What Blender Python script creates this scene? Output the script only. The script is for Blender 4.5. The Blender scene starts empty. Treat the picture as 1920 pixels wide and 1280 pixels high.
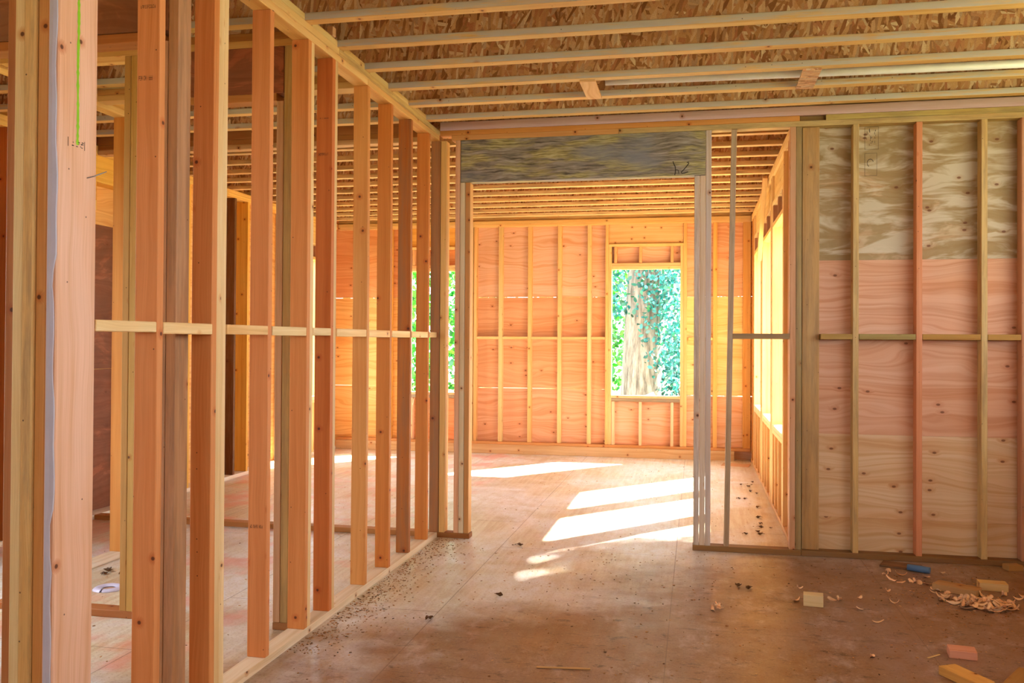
import bpy, bmesh, math, random
from mathutils import Vector, Matrix
random.seed(11)
S = bpy.context.scene
COL = S.collection
# ------------------------------------------------------------------ calibration
H = 1.4554
XL = -1.875      # room-side face of the left stud partition
YC = 6.418       # near face of the cross wall with the wide doorway
ZT = 2.937       # underside of the double top plates
ZJ = 3.013       # underside of the joists
YF = 11.346      # front of the curb along the far wall
XR = 0.657       # inner face of the far room's window wall
XW = -4.74       # inner face of the outer wall on the left
TK = .038        # thickness of two-by lumber
DP = .089        # depth of a stud wall

# ------------------------------------------------------------------ node helpers
def lin(h):
    h = h.lstrip('#'); c = [int(h[i:i+2], 16)/255 for i in (0, 2, 4)]
    return tuple((x/12.92 if x <= .04045 else ((x+.055)/1.055)**2.4) for x in c)
class NB:
    def __init__(s, name):
        s.m = bpy.data.materials.new(name); s.m.use_nodes = True
        s.t = s.m.node_tree; s.t.nodes.clear()
        s.out = s.t.nodes.new('ShaderNodeOutputMaterial')
    def n(s, typ, ins=None, **kw):
        nd = s.t.nodes.new(typ)
        for k, v in kw.items(): setattr(nd, k, v)
        for k, v in (ins or {}).items():
            sock = nd.inputs[k]
            if hasattr(v, 'is_linked') or isinstance(v, bpy.types.NodeSocket): s.t.links.new(v, sock)
            else: sock.default_value = v
        return nd
    def math(s, op, a, b=0.0, c=0.0, clamp=False):
        nd = s.n('ShaderNodeMath', operation=op, use_clamp=clamp)
        for i, v in enumerate((a, b, c)):
            if isinstance(v, bpy.types.NodeSocket): s.t.links.new(v, nd.inputs[i])
            elif i < 2 or op in ('MULTIPLY_ADD', 'SMOOTH_MIN', 'COMPARE'): nd.inputs[i].default_value = v
        return nd.outputs[0]
    def ramp(s, fac, stops, interp='LINEAR'):
        nd = s.n('ShaderNodeValToRGB'); cr = nd.color_ramp; cr.interpolation = interp
        while len(cr.elements) < len(stops): cr.elements.new(.5)
        for e, (p, c) in zip(cr.elements, stops):
            e.position = p; e.color = (c, c, c, 1) if isinstance(c, (int, float)) else (*c, 1)
        s.t.links.new(fac, nd.inputs[0]); return nd.outputs[0]
    def mix(s, f, a, b, mode='MIX'):
        nd = s.n('ShaderNodeMix', data_type='RGBA', blend_type=mode)
        for i, v in ((0, f), (6, a), (7, b)):
            if isinstance(v, bpy.types.NodeSocket): s.t.links.new(v, nd.inputs[i])
            elif i == 0: nd.inputs[0].default_value = v
            else: nd.inputs[i].default_value = (*v, 1) if len(v) == 3 else v
        return nd.outputs[2]
    def noise(s, vec, scale, detail=3, rough=.55, dist=0.0):
        nd = s.n('ShaderNodeTexNoise', {'Scale': scale, 'Detail': detail, 'Roughness': rough, 'Distortion': dist})
        s.t.links.new(vec, nd.inputs['Vector']); return nd.outputs[0]
    def mapv(s, vec, scale=(1, 1, 1), rot=(0, 0, 0), loc=(0, 0, 0)):
        nd = s.n('ShaderNodeMapping'); nd.inputs['Scale'].default_value = scale
        nd.inputs['Rotation'].default_value = rot; nd.inputs['Location'].default_value = loc
        s.t.links.new(vec, nd.inputs['Vector']); return nd.outputs[0]
    def uv(s, per_object=True):
        u = s.n('ShaderNodeUVMap').outputs[0]
        if not per_object: return u
        r = s.n('ShaderNodeObjectInfo').outputs['Random']
        v = s.n('ShaderNodeCombineXYZ', {0: s.math('MULTIPLY', r, 37.0), 1: s.math('MULTIPLY', r, 91.0), 2: 0.0}).outputs[0]
        return s.n('ShaderNodeVectorMath', {0: u, 1: v}, operation='ADD').outputs[0]
    def bsdf(s, col, rough=.6, spec=.3, bump=None, bs=.2, bd=.002, **kw):
        p = s.n('ShaderNodeBsdfPrincipled', kw.get('ins'))
        if isinstance(col, bpy.types.NodeSocket): s.t.links.new(col, p.inputs['Base Color'])
        else: p.inputs['Base Color'].default_value = (*col, 1)
        if isinstance(rough, bpy.types.NodeSocket): s.t.links.new(rough, p.inputs['Roughness'])
        else: p.inputs['Roughness'].default_value = rough
        p.inputs['Specular IOR Level'].default_value = spec
        if bump is not None:
            b = s.n('ShaderNodeBump', {'Strength': bs, 'Distance': bd, 'Height': bump})
            s.t.links.new(b.outputs[0], p.inputs['Normal'])
        s.t.links.new(p.outputs[0], s.out.inputs[0]); return s.m

def knots(b, uv, scale, r, keep=.5):
    """dark pin of each knot and the pale ring around it"""
    vo = b.n('ShaderNodeTexVoronoi', {'Scale': scale, 'Randomness': 1.0}, voronoi_dimensions='2D')
    b.t.links.new(uv, vo.inputs['Vector'])
    sel = b.n('ShaderNodeSeparateColor'); b.t.links.new(vo.outputs['Color'], sel.inputs[0])
    on = b.math('LESS_THAN', sel.outputs[0], keep)
    d = vo.outputs['Distance']
    core = b.math('MULTIPLY', b.ramp(d, [(0, 1), (r*.75, 1), (r*1.15, 0)]), on)
    halo = b.math('MULTIPLY', b.ramp(d, [(0, 1), (r*1.2, .75), (r*3.6, 0)]), on)
    return core, halo

def wood_mat(name, weather=0.0, scale_knot=5.0, keep=.3, wcol='#7a5f46', wr=(.44, .62)):
    b = NB(name); uv = b.uv()
    warp = b.noise(b.mapv(uv, (1.2, 3, 1)), 1.6, 2)
    core, halo = knots(b, uv, scale_knot, .036, keep)
    sep = b.n('ShaderNodeSeparateXYZ'); b.t.links.new(uv, sep.inputs[0])
    v = b.math('ADD', sep.outputs[1], b.math('MULTIPLY', warp, .055))
    v = b.math('ADD', v, b.math('MULTIPLY', halo, .016))
    g = b.n('ShaderNodeCombineXYZ', {0: sep.outputs[0], 1: v, 2: 0.0}).outputs[0]
    coarse = b.noise(b.mapv(g, (.35, 26, 1)), 1.0, 4, .6)
    fine = b.noise(b.mapv(g, (3.0, 260, 1)), 1.0, 2, .5)
    patch = b.noise(b.mapv(uv, (1.1, 5, 1)), 1.3, 3)
    base = b.n('ShaderNodeHueSaturation', {'Hue': .509, 'Saturation': .99, 'Value': 1.0, 'Color': b.n('ShaderNodeObjectInfo').outputs['Color']}).outputs[0]
    col = b.mix(b.ramp(coarse, [(.36, 0), (.50, .35), (.66, 1)]), base, (.84, .74, .60), 'MULTIPLY')
    col = b.mix(b.ramp(fine, [(.4, 0), (.7, .55)]), col, (.84, .76, .68), 'MULTIPLY')
    col = b.mix(b.ramp(patch, [(.42, 0), (.75, .8)]), col, (.94, .80, .62), 'MULTIPLY')
    if weather:
        wn = b.noise(b.mapv(uv, (1.0, 9, 1)), 2.2, 5, .7)
        col = b.mix(b.ramp(wn, [(wr[0], 0), (wr[1], weather)]), col, lin(wcol))
    col = b.mix(b.math('MULTIPLY', halo, .75), col, (.72, .36, .16), 'MULTIPLY')
    col = b.mix(b.math('MULTIPLY', core, .85), col, lin('#4a2410'))
    # occasional small nail heads / pin holes
    pv = b.n('ShaderNodeTexVoronoi', {'Scale': 13.0}, voronoi_dimensions='2D'); b.t.links.new(uv, pv.inputs['Vector'])
    ps = b.n('ShaderNodeSeparateColor'); b.t.links.new(pv.outputs['Color'], ps.inputs[0])
    pin = b.math('MULTIPLY', b.math('LESS_THAN', pv.outputs['Distance'], .035), b.math('LESS_THAN', ps.outputs[1], .10))
    col = b.mix(b.math('MULTIPLY', pin, .8), col, lin('#3a1f10'))
    return b.bsdf(col, .62, .25, b.math('ADD', b.math('MULTIPLY', coarse, .7), fine), .35, .0015)

def ply_mat(name, stain=None, stain_amt=.0, pale=None, plugs=.24, ksc=4.6, kr=.062):
    b = NB(name); uv = b.uv()
    sep = b.n('ShaderNodeSeparateXYZ'); b.t.links.new(uv, sep.inputs[0])
    core, halo = knots(b, b.mapv(uv, (1, 1.7, 1)), ksc, kr, plugs)
    warp = b.noise(b.mapv(uv, (.9, 2.4, 1)), 1.2, 2)
    v = b.math('ADD', sep.outputs[1], b.math('MULTIPLY', warp, .30))
    v = b.math('ADD', v, b.math('MULTIPLY', halo, .03))
    g = b.n('ShaderNodeCombineXYZ', {0: sep.outputs[0], 1: v, 2: 0.0}).outputs[0]
    rings = b.noise(b.mapv(g, (.5, 34, 1)), 1.0, 3, .6)
    broad = b.noise(b.mapv(g, (.6, 7, 1)), 1.0, 3, .5)
    base = b.n('ShaderNodeHueSaturation', {'Hue': .504, 'Saturation': .88, 'Value': 1.0, 'Color': b.n('ShaderNodeObjectInfo').outputs['Color']}).outputs[0]
    col = b.mix(b.ramp(rings, [(.42, 0), (.50, .3), (.62, .9)]), base, (.84, .70, .56), 'MULTIPLY')
    col = b.mix(b.ramp(broad, [(.40, 0), (.70, .75)]), col, (.94, .76, .58), 'MULTIPLY')
    if stain:
        sn = b.noise(b.mapv(g, (1.3, 3.2, 1)), 1.5, 5, .65, .6)
        col = b.mix(b.ramp(sn, [(.40, 0), (.46, stain_amt*.7), (.62, stain_amt)]), col, lin(stain))
        if pale:
            pn = b.noise(b.mapv(g, (1.8, 9, 1), loc=(4, 2, 0)), 1.3, 4, .6, .4)
            col = b.mix(b.ramp(pn, [(.47, 0), (.58, .75)]), col, lin(pale))
    col = b.mix(b.math('MULTIPLY', halo, .45), col, (.70, .38, .16), 'MULTIPLY')
    col = b.mix(b.math('MULTIPLY', core, .8), col, lin('#6b3a1c'))
    return b.bsdf(col, .6, .25, rings, .2, .001)

def osb_mat(name, dark=1.0):
    b = NB(name); uv = b.uv(False)
    layers = []
    for k, (rot, sc) in enumerate(((.2, (12, 52, 1)), (1.15, (13, 60, 1)), (-1.1, (12, 54, 1)), (1.7, (15, 66, 1)))):
        m = b.mapv(b.mapv(uv, rot=(0, 0, rot)), sc, loc=(k*7.3, k*3.1, 0))
        vo = b.n('ShaderNodeTexVoronoi', {'Scale': 1.0}, voronoi_dimensions='2D'); b.t.links.new(m, vo.inputs['Vector'])
        sc2 = b.n('ShaderNodeSeparateColor'); b.t.links.new(vo.outputs['Color'], sc2.inputs[0])
        layers.append((sc2.outputs[0], sc2.outputs[1], vo.outputs['Distance']))
    pal = [(0, lin('#8a5c3c')), (.2, lin('#c4966a')), (.4, lin('#dcb68c')), (.55, lin('#bd8060')), (.7, lin('#e8d0ac')), (.85, lin('#a06a48')), (1, lin('#f4e6ca'))]
    col = b.ramp(layers[0][0], pal)
    hgt = layers[0][1]
    for a, c, d in layers[1:]:
        f = b.math('GREATER_THAN', c, .60)
        col = b.mix(f, col, b.ramp(a, pal))
    fine = b.noise(b.mapv(uv, (30, 30, 1)), 6.0, 3)
    col = b.mix(b.ramp(fine, [(.45, 0), (.7, .5)]), col, (.66, .5, .38), 'MULTIPLY')
    blot = b.noise(uv, 2.1, 2)
    col = b.mix(b.ramp(blot, [(.45, 0), (.7, .45)]), col, (.84, .66, .54), 'MULTIPLY')
    return b.bsdf(col, .55, .35, layers[1][0], .5, .002)

def header_mat():
    b = NB('weathered_laminated_header'); uv = b.uv(False)
    sep = b.n('ShaderNodeSeparateXYZ'); b.t.links.new(uv, sep.inputs[0])
    w = b.noise(b.mapv(uv, (2.2, 4, 1)), 1.5, 3)
    v = b.math('ADD', sep.outputs[1], b.math('MULTIPLY', w, .07))
    g = b.n('ShaderNodeCombineXYZ', {0: sep.outputs[0], 1: v, 2: 0.0}).outputs[0]
    st = b.noise(b.mapv(g, (4.5, 62, 1)), 1.0, 4, .65)
    st2 = b.noise(b.mapv(g, (7, 120, 1), loc=(3, 3, 0)), 1.0, 3, .6)
    olive = b.noise(b.mapv(g, (1.6, 8, 1)), 1.6, 4, .6)
    dark = b.ramp(st, [(.34, lin('#4a4238')), (.5, lin('#83796c')), (.66, lin('#a49c92'))])
    ol = b.ramp(st2, [(.36, lin('#6b6038')), (.5, lin('#a69a62')), (.66, lin('#c2b88c'))])
    col = b.mix(b.ramp(olive, [(.46, 0), (.58, .9)]), dark, ol)
    bl = b.noise(b.mapv(uv, (1.4, 3.2, 1), loc=(1.7, 0, 0)), 1.0, 3)
    col = b.mix(b.ramp(bl, [(.50, 0), (.66, .75)]), col, lin('#7f828c'))
    return b.bsdf(col, .6, .25, st, .35, .0015)

def floor_mat():
    b = NB('dusty_plywood_subfloor')
    P = b.n('ShaderNodeNewGeometry').outputs['Position']
    sep = b.n('ShaderNodeSeparateXYZ'); b.t.links.new(P, sep.inputs[0]); X, Y = sep.outputs[0], sep.outputs[1]
    # sheets 1.219 x 2.438 running along Y, every other column shifted by half a sheet
    cx = b.math('DIVIDE', b.math('ADD', X, 1.352), 1.219)
    col_i = b.math('FLOOR', cx); fx = b.math('SUBTRACT', cx, col_i)
    odd = b.math('ABSOLUTE', b.math('MODULO', col_i, 2.0))
    cy = b.math('ADD', b.math('DIVIDE', b.math('SUBTRACT', Y, 6.22), 2.438), b.math('MULTIPLY', odd, .64))
    row_i = b.math('FLOOR', cy); fy = b.math('SUBTRACT', cy, row_i)
    ex = b.math('MULTIPLY', b.math('MINIMUM', fx, b.math('SUBTRACT', 1.0, fx)), 1.219)
    ey = b.math('MULTIPLY', b.math('MINIMUM', fy, b.math('SUBTRACT', 1.0, fy)), 2.438)
    wob = b.math('MULTIPLY', b.noise(P, 14.0, 3), .004)
    seam = b.math('LESS_THAN', b.math('MINIMUM', ex, ey), b.math('ADD', wob, .0008))
    cid = b.n('ShaderNodeCombineXYZ', {0: col_i, 1: row_i, 2: 0.0}).outputs[0]
    wn = b.n('ShaderNodeTexWhiteNoise', noise_dimensions='3D'); b.t.links.new(cid, wn.inputs[0])
    tone = wn.outputs[0]
    base = b.ramp(tone, [(0, lin('#cbbd9c')), (.5, lin('#d5caae')), (1, lin('#c4b28e'))])
    gr = b.noise(b.mapv(P, (26, 1.6, 1)), 1.0, 4, .6, .6)
    col = b.mix(b.ramp(gr, [(.4, 0), (.62, .7)]), base, (.80, .62, .45), 'MULTIPLY')
    worn = b.noise(b.mapv(P, (1.0, .8, 1), loc=(3.3, 1.2, 0)), 1.15, 5, .62, .5)
    scr = b.noise(b.mapv(P, (7, 4, 1)), 1.6, 5, .75)
    wf = b.math('MULTIPLY', b.ramp(worn, [(.41, 0), (.57, 1)]), b.ramp(scr, [(.34, .25), (.60, 1)]))
    col = b.mix(b.math('MULTIPLY', wf, .8), col, lin('#e2e2e4'))
    falloff_noise = b.noise(b.mapv(P, (.9, 1.1, 1), loc=(9, 4, 0)), .9, 5, .65, .3)
    # light falloff painted into the colour: browner towards the near right
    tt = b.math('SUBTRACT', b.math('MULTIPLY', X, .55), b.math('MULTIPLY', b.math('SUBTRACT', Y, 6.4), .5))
    tt = b.math('ADD', tt, b.math('MULTIPLY', b.math('SUBTRACT', falloff_noise, .5), 1.6))
    falloff_fac = b.math('MULTIPLY', b.ramp(tt, [(-.30, 0), (.50, 1)]), b.ramp(b.math('MULTIPLY', Y, .1), [(.60, 1), (.76, .12)]))
    col = b.mix(b.math('MULTIPLY', falloff_fac, .86), col, lin('#7c480f'))
    lp = b.noise(b.mapv(P, (1.6, 1.3, 1), loc=(5, 2, 0)), 1.9, 6, .72, .4)
    col = b.mix(b.math('MULTIPLY', b.math('MULTIPLY', b.ramp(lp, [(.52, 0), (.60, 1)]), b.ramp(scr, [(.42, 0), (.58, 1)])), .30), col, lin('#cdb6ae'))
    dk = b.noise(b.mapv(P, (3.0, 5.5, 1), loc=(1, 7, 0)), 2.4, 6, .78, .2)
    col = b.mix(b.math('MULTIPLY', b.ramp(dk, [(.56, 0), (.68, 1)]), falloff_fac), col, lin('#4a2a0c'))
    spk = b.noise(P, 70.0, 4, .8)
    col = b.mix(b.ramp(spk, [(.52, 0), (.66, .65)]), col, (.50, .33, .20), 'MULTIPLY')
    spk2 = b.noise(P, 46.0, 3, .8)
    col = b.mix(b.ramp(spk2, [(.62, 0), (.70, .45)]), col, lin('#dcb98a'))
    # orange chalk dust on the floor of the small room
    ch = b.noise(b.mapv(P, (1.8, 1.5, 1), loc=(2, 8, 0)), 1.4, 4, .6)
    cf = b.math('MULTIPLY', b.ramp(b.math('MULTIPLY', b.math('ADD', X, 2.0), -1.0), [(0, 0), (.2, 1)]), b.ramp(ch, [(.50, 0), (.64, .55)]))
    col = b.mix(cf, col, lin('#d9775a'))
    col = b.mix(b.math('MULTIPLY', seam, .6), col, lin('#6a4930'))
    rg = b.ramp(b.noise(P, 5.0, 4, .7), [(.3, .30), (.7, .52)])
    return b.bsdf(col, rg, .55, b.math('ADD', b.math('MULTIPLY', spk, .8), b.math('MULTIPLY', gr, .4)), .3, .003)

def plain(name, hexc, rough=.6, spec=.3, **ins):
    b = NB(name); n = b.noise(b.n('ShaderNodeTexCoord').outputs['Object'], 14.0, 3)
    col = b.mix(b.ramp(n, [(.3, 0), (.8, .35)]), lin(hexc), (.75, .72, .68), 'MULTIPLY')
    return b.bsdf(col, rough, spec, ins={k: v for k, v in ins.items()} or None)

def leaf_mat(name, cols):
    b = NB(name)
    r = b.n('ShaderNodeNewGeometry').outputs['Random Per Island']
    stops = [(i/(len(cols)-1), lin(c)) for i, c in enumerate(cols)]
    col = b.ramp(r, stops)
    d = b.n('ShaderNodeBsdfDiffuse', {'Color': col}); t = b.n('ShaderNodeBsdfTranslucent', {'Color': col})
    g = b.n('ShaderNodeBsdfGlossy', {'Color': (1, 1, 1, 1), 'Roughness': .35})
    m1 = b.n('ShaderNodeMixShader', {0: .35, 1: d.outputs[0], 2: t.outputs[0]})
    m2 = b.n('ShaderNodeMixShader', {0: .05, 1: m1.outputs[0], 2: g.outputs[0]})
    b.t.links.new(m2.outputs[0], b.out.inputs[0]); return b.m

M = dict(
    wood=wood_mat('sawn_softwood'), old=wood_mat('weathered_softwood', .42, 4.0, .16),
    moss=wood_mat('weathered_flange_lumber', .5, 4.5, .12), flange=wood_mat('grey_weathered_flange', .85, 4.5, .12, '#b8b6b2', (.33, .50)),
    ply=ply_mat('plywood_plain'), ply_w=ply_mat('plywood_weathered', '#957b4c', .85, '#d0c3a8', .3),
    ply_d=ply_mat('plywood_dark_stained', '#5a3820', .6), osb=osb_mat('oriented_strand_board'),
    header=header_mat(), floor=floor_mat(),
    ink=plain('dark_ink', '#2e2621', .7), green=plain('green_spray_paint', '#8fc31a', .5), steel=plain('galvanised_steel', '#8d8d8d', .35, .5, Metallic=.9),
    white=plain('white_plastic', '#eceef2', .35, .5), lilac=plain('white_plastic_ring', '#d9d5ee', .3, .5), blue=plain('blue_plastic', '#4f6f93', .45, .4),
    wane=plain('pale_wane', '#c4bec6', .7, .2), paper=plain('cardboard', '#c0936a', .8), curl=ply_mat('wood_curl'), dry=leaf_mat('dry_leaf', ['#4b2c12', '#7b4a1e', '#3a2a16']),
    bark=None, ground=None)
def bark():
    b = NB('tree_bark'); uv = b.n('ShaderNodeTexCoord').outputs['Object']
    n = b.noise(b.mapv(uv, (9, 9, 1.3)), 1.6, 5, .7)
    col = b.ramp(n, [(.35, lin('#4a453f')), (.5, lin('#6d6860')), (.68, lin('#8d8880'))])
    return b.bsdf(col, .8, .2, n, .8, .02)
def ground():
    b = NB('woodland_ground'); P = b.n('ShaderNodeNewGeometry').outputs['Position']
    n = b.noise(P, 1.2, 5, .7)
    col = b.ramp(n, [(.35, lin('#6a6a3c')), (.55, lin('#8a8560')), (.7, lin('#a49a78'))])
    return b.bsdf(col, .9, .1)
M['bark'] = bark(); M['ground'] = ground()

# ------------------------------------------------------------------ mesh helpers
def uv_box(me, axis, org=(0, 0, 0)):
    """metres: u runs along the board, v across it"""
    uvl = me.uv_layers.new(name='UVMap')
    oth = [a for a in range(3) if a != axis]
    for p in me.polygons:
        n = p.normal; k = max(range(3), key=lambda i: abs(n[i]))
        for li in p.loop_indices:
            c = me.vertices[me.loops[li].vertex_index].co
            if k == axis: u, v = c[oth[0]], c[oth[1]]
            else:
                o = [a for a in oth if a != k][0]; u, v = c[axis], c[o] + (.31 if k == oth[0] else .0) + (.17 if n[k] > 0 else 0)
            uvl.data[li].uv = (u+org[0], v+org[1])
def link(name, me, mat, parent=None, color=None, loc=None):
    o = bpy.data.objects.new(name, me); COL.objects.link(o)
    if mat: me.materials.append(mat)
    if parent: o.parent = parent
    if color is not None: o.color = (*lin(color), 1)
    if loc is not None: o.location = loc
    return o
def tag(o, label=None, cat=None, group=None, kind=None):
    if label: o['label'] = label
    if cat: o['category'] = cat
    if group: o['group'] = group
    if kind: o['kind'] = kind
    return o
def empty(name, loc=(0, 0, 0)):
    o = bpy.data.objects.new(name, None); o.location = loc; o.empty_display_size = .1; COL.objects.link(o); return o
def board(name, x, y, z, mat='wood', color='#d9a06a', parent=None, axis=None, ch=.0025, top=(0, 0), warp=0.0):
    """a sawn board: spans in metres; top=(dx,dy) leans its upper end; warp bows it"""
    cx, cy, z0 = (x[0]+x[1])/2, (y[0]+y[1])/2, z[0]
    sx, sy, sz = (x[1]-x[0])/2, (y[1]-y[0])/2, z[1]-z[0]
    d = [sx*2, sy*2, sz]
    if axis is None: axis = max(range(3), key=lambda i: d[i])
    bm = bmesh.new(); bmesh.ops.create_cube(bm, size=1)
    for v in bm.verts: v.co = (v.co.x*2*sx, v.co.y*2*sy, (v.co.z+.5)*sz)
    if ch:
        bmesh.ops.bevel(bm, geom=bm.edges[:], offset=min(ch, min(d)*.3), segments=1, affect='EDGES', profile=.5)
    if warp:
        n = 8
        for i in range(1, n):
            c = [0, 0, 0]; c[axis] = (-d[axis]/2 if axis < 2 else 0) + d[axis]*i/n; nn = [0, 0, 0]; nn[axis] = 1
            bmesh.ops.bisect_plane(bm, geom=bm.verts[:]+bm.edges[:]+bm.faces[:], plane_co=c, plane_no=nn)
    me = bpy.data.meshes.new(name); bm.normal_update(); bm.to_mesh(me); bm.free(); uv_box(me, axis)
    if top != (0, 0) or warp:
        for v in me.vertices:
            t = v.co.z/sz if axis == 2 else 0
            b = 4*warp*t*(1-t)
            v.co.x += top[0]*t + b; v.co.y += top[1]*t
    loc = (cx, cy, z0)
    if parent: loc = (cx-parent.location.x, cy-parent.location.y, z0-parent.location.z)
    return link(name, me, M[mat], parent, color, loc)
rj = random.Random(5)
def jit(hexc, a=.05):
    c = [int(hexc[i:i+2], 16) for i in (1, 3, 5)]; k = 1+rj.uniform(-a, a)
    h = rj.uniform(-a, a)*.6
    c = [c[0]*k, c[1]*k*(1+h), c[2]*k*(1+2*h)]
    return '#%02x%02x%02x' % tuple(max(0, min(255, int(v))) for v in c)

# ------------------------------------------------------------------ setting: floor, deck, outer walls
XE, YB = 3.05, -1.9      # right outer wall of the near room, rear of the building
def plane_box(name, x, y, z, mat, color='#c9a172', kind='structure', axis=0):
    o = board(name, x, y, z, mat, color, axis=axis, ch=0); tag(o, kind=kind); return o
def l_slab(name, z0, z1, mat):
    pts = [(XW-.153, YB-.1), (XE+.103, YB-.1), (XE+.103, YC+.102), (XR+.153, YC+.102), (XR+.153, YF+.2), (XW-.153, YF+.2)]
    bm = bmesh.new(); a = [bm.verts.new((x, y, z0)) for x, y in pts]; b = [bm.verts.new((x, y, z1)) for x, y in pts]
    bm.faces.new(b); bm.faces.new(a[::-1])
    for i in range(6): bm.faces.new((a[i], a[(i+1) % 6], b[(i+1) % 6], b[i]))
    me = bpy.data.meshes.new(name); bm.normal_update(); bm.to_mesh(me); bm.free(); uv_box(me, 0)
    return tag(link(name, me, M[mat], None, '#c9a172'), kind='structure')
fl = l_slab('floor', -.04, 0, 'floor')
# subfloor deck above = ceiling, in OSB
cl = l_slab('ceiling', 3.317, 3.337, 'osb')

plane_box('sun_blocker_slab', (XE+.105, XE+1.9), (-.6, YC+.6), (3.32, 3.38), 'ply', '#b89468')  # unseen slab added to keep the sun out of the right-hand opening
def wall_panels(name, pieces, mat, color):
    """outer sheathing with openings: one mesh of boxes"""
    bm = bmesh.new()
    for (x, y, z) in pieces:
        g = bmesh.ops.create_cube(bm, size=1)
        for v in g['verts']:
            v.co = ((x[0]+x[1])/2+v.co.x*(x[1]-x[0]), (y[0]+y[1])/2+v.co.y*(y[1]-y[0]), (z[0]+z[1])/2+v.co.z*(z[1]-z[0]))
    me = bpy.data.meshes.new(name); bm.normal_update(); bm.to_mesh(me); bm.free(); uv_box(me, 0)
    o = link(name, me, M[mat], None, color); tag(o, kind='structure'); return o
def with_holes(fixed, span, zspan, holes, axis):
    """pieces of a wall slab along axis (0 = X, 1 = Y) with rectangular holes (a0, a1, z0, z1)"""
    out = []; a = span[0]
    for (h0, h1, z0, z1) in sorted(holes):
        out.append((a, h0, *zspan)); out.append((h0, h1, zspan[0], z0)); out.append((h0, h1, z1, zspan[1])); a = h1
    out.append((a, span[1], *zspan))
    res = []
    for (p, q, r, s) in out:
        if q-p < 1e-4 or s-r < 1e-4: continue
        res.append(((p, q), fixed, (r, s)) if axis == 0 else (fixed, (p, q), (r, s)))
    return res
WINR = [(7.31, 8.25, .735, 2.47), (8.47, 9.49, .735, 2.47), (9.75, 10.80, .735, 2.47)]
WINF = [(-3.72, -2.93, .777, 2.367), (-1.053, -.20, .777, 2.367)]
wall_panels('wall_right', with_holes((XR+.14, XR+.152), (YC+.101, YF+.2), (0, 3.317), WINR, 1), 'ply', '#d6a56e')
WLn = [(1.0, 2.2, .9, 2.4), (3.05, 4.55, .35, 2.45)]
wall_panels('wall_left', with_holes((XW-.152, XW-.14), (YB, YF+.2), (0, 3.317), WLn + [(9.9, 10.9, .735, 2.47)], 1), 'ply', '#eeb04e')
wall_panels('wall_outer', with_holes((XE+.09, XE+.102), (YB, YC+.089), (0, 3.317), [(-.2, 5.7, 1.5, 2.98)], 1), 'ply', '#c79a66')
wall_panels('wall_back', with_holes((YB-.1, YB-.088), (XW, XE), (0, 3.317), [(-.6, .8, 1.7, 2.8)], 0), 'ply', '#c79a66')

# ------------------------------------------------------------------ left stud partition
LW = 'left stud partition'
studs = [  # y0, plies, colour, where
    (2.866, 1, '#dd8a55', 'next to the green-marked corner post'),
    (3.241, 3, '#d8844c', 'forming the thick three-ply post'),
    (3.712, 1, '#da8450', 'standing alone just past the three-ply post'),
    (4.115, 2, '#d8854c', 'forming the two-ply pair beside the hall door frame'),
    (4.417, 2, '#cc6a34', 'forming the reddish two-ply pair'),
    (4.933, 1, '#d68c4e', 'streaked dark on its edge, just past the reddish pair'),
    (5.341, 1, '#cc7636', 'third from the cross wall end'),
    (5.741, 1, '#b06028', 'blotched darkest brown, second from the cross wall'),
    (6.148, 1, '#cc7434', 'nearest to the cross wall'),
]
for i, (y, n, c, wh) in enumerate(studs):
    for k in range(n):
        w = [0.002, -.003, .0, .002, -.002, .003, 0, .001, 0][i]
        o = board('wall_stud', (XL-DP, XL-(.002 if k else 0)), (y+k*TK, y+(k+1)*TK-.0006), (TK, ZT), 'old' if (i == 7 and k == 0) else 'wood', c if k == 0 else jit('#e8c08e'), warp=w)
        short = {3: 'three-ply post', 2: 'two-ply pair beside the inner door frame' if i == 3 else 'reddish two-ply pair'}.get(n)
        ply = '' if n == 1 else ['front ply of the studs ', 'second ply of the studs ', 'rear ply of the studs '][k if n == 3 else (0 if k == 0 else 2)]
        lab = 'orange-brown stud in the left partition, %s' % wh if n == 1 else '%s of the %s in the left partition' % (ply.replace(' of the studs ', ''), short)
        tag(o, lab, 'wall stud', 'studs of the left partition')
# ink grade stamps
def stamp(parent, x, y, z, w, h, seed, face='y'):
    r = random.Random(seed); bm = bmesh.new(); n = 11
    for k in range(n):
        if r.random() < .12: continue
        cx = x + w*(k+.5)/n
        for (dx, dz, sw, sh) in r.sample([(-.25, 0, .16, 1), (.25, 0, .16, 1), (0, .42, .6, .16), (0, -.42, .6, .16), (0, 0, .6, .16)], 3):
            a, b = cx+dx*w/n*1.1, z+dz*h; hw, hh = sw*w/n*.5, sh*h*.5
            vs = [bm.verts.new(p) for p in ((a-hw, y, b-hh), (a+hw, y, b-hh), (a+hw, y, b+hh), (a-hw, y, b+hh))]
            bm.faces.new(vs)
    me = bpy.data.meshes.new('grade_stamp'); bm.to_mesh(me); bm.free()
    o = link('grade_stamp', me, M['ink'], parent); o.matrix_parent_inverse = Matrix.Translation(-parent.location); return o
byy = {}
for o in list(COL.objects):
    if o.name.startswith('wall_stud'): byy[round(o.location.y-TK/2, 2)] = o
def stud_at(y): return min(byy.items(), key=lambda kv: abs(kv[0]-y))[1]
stamp(stud_at(2.866), -1.955, 2.8652, 2.385, .055, .016, 1)
stamp(stud_at(2.866), -1.950, 2.8652, 2.64, .06, .012, 2)
stamp(stud_at(3.712), -1.955, 3.7112, .62, .062, .014, 3)
stamp(stud_at(4.417), -1.952, 4.4162, 2.43, .055, .014, 4)
stamp(stud_at(4.417), -1.947, 4.4162, 2.62, .05, .007, 5)

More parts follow.
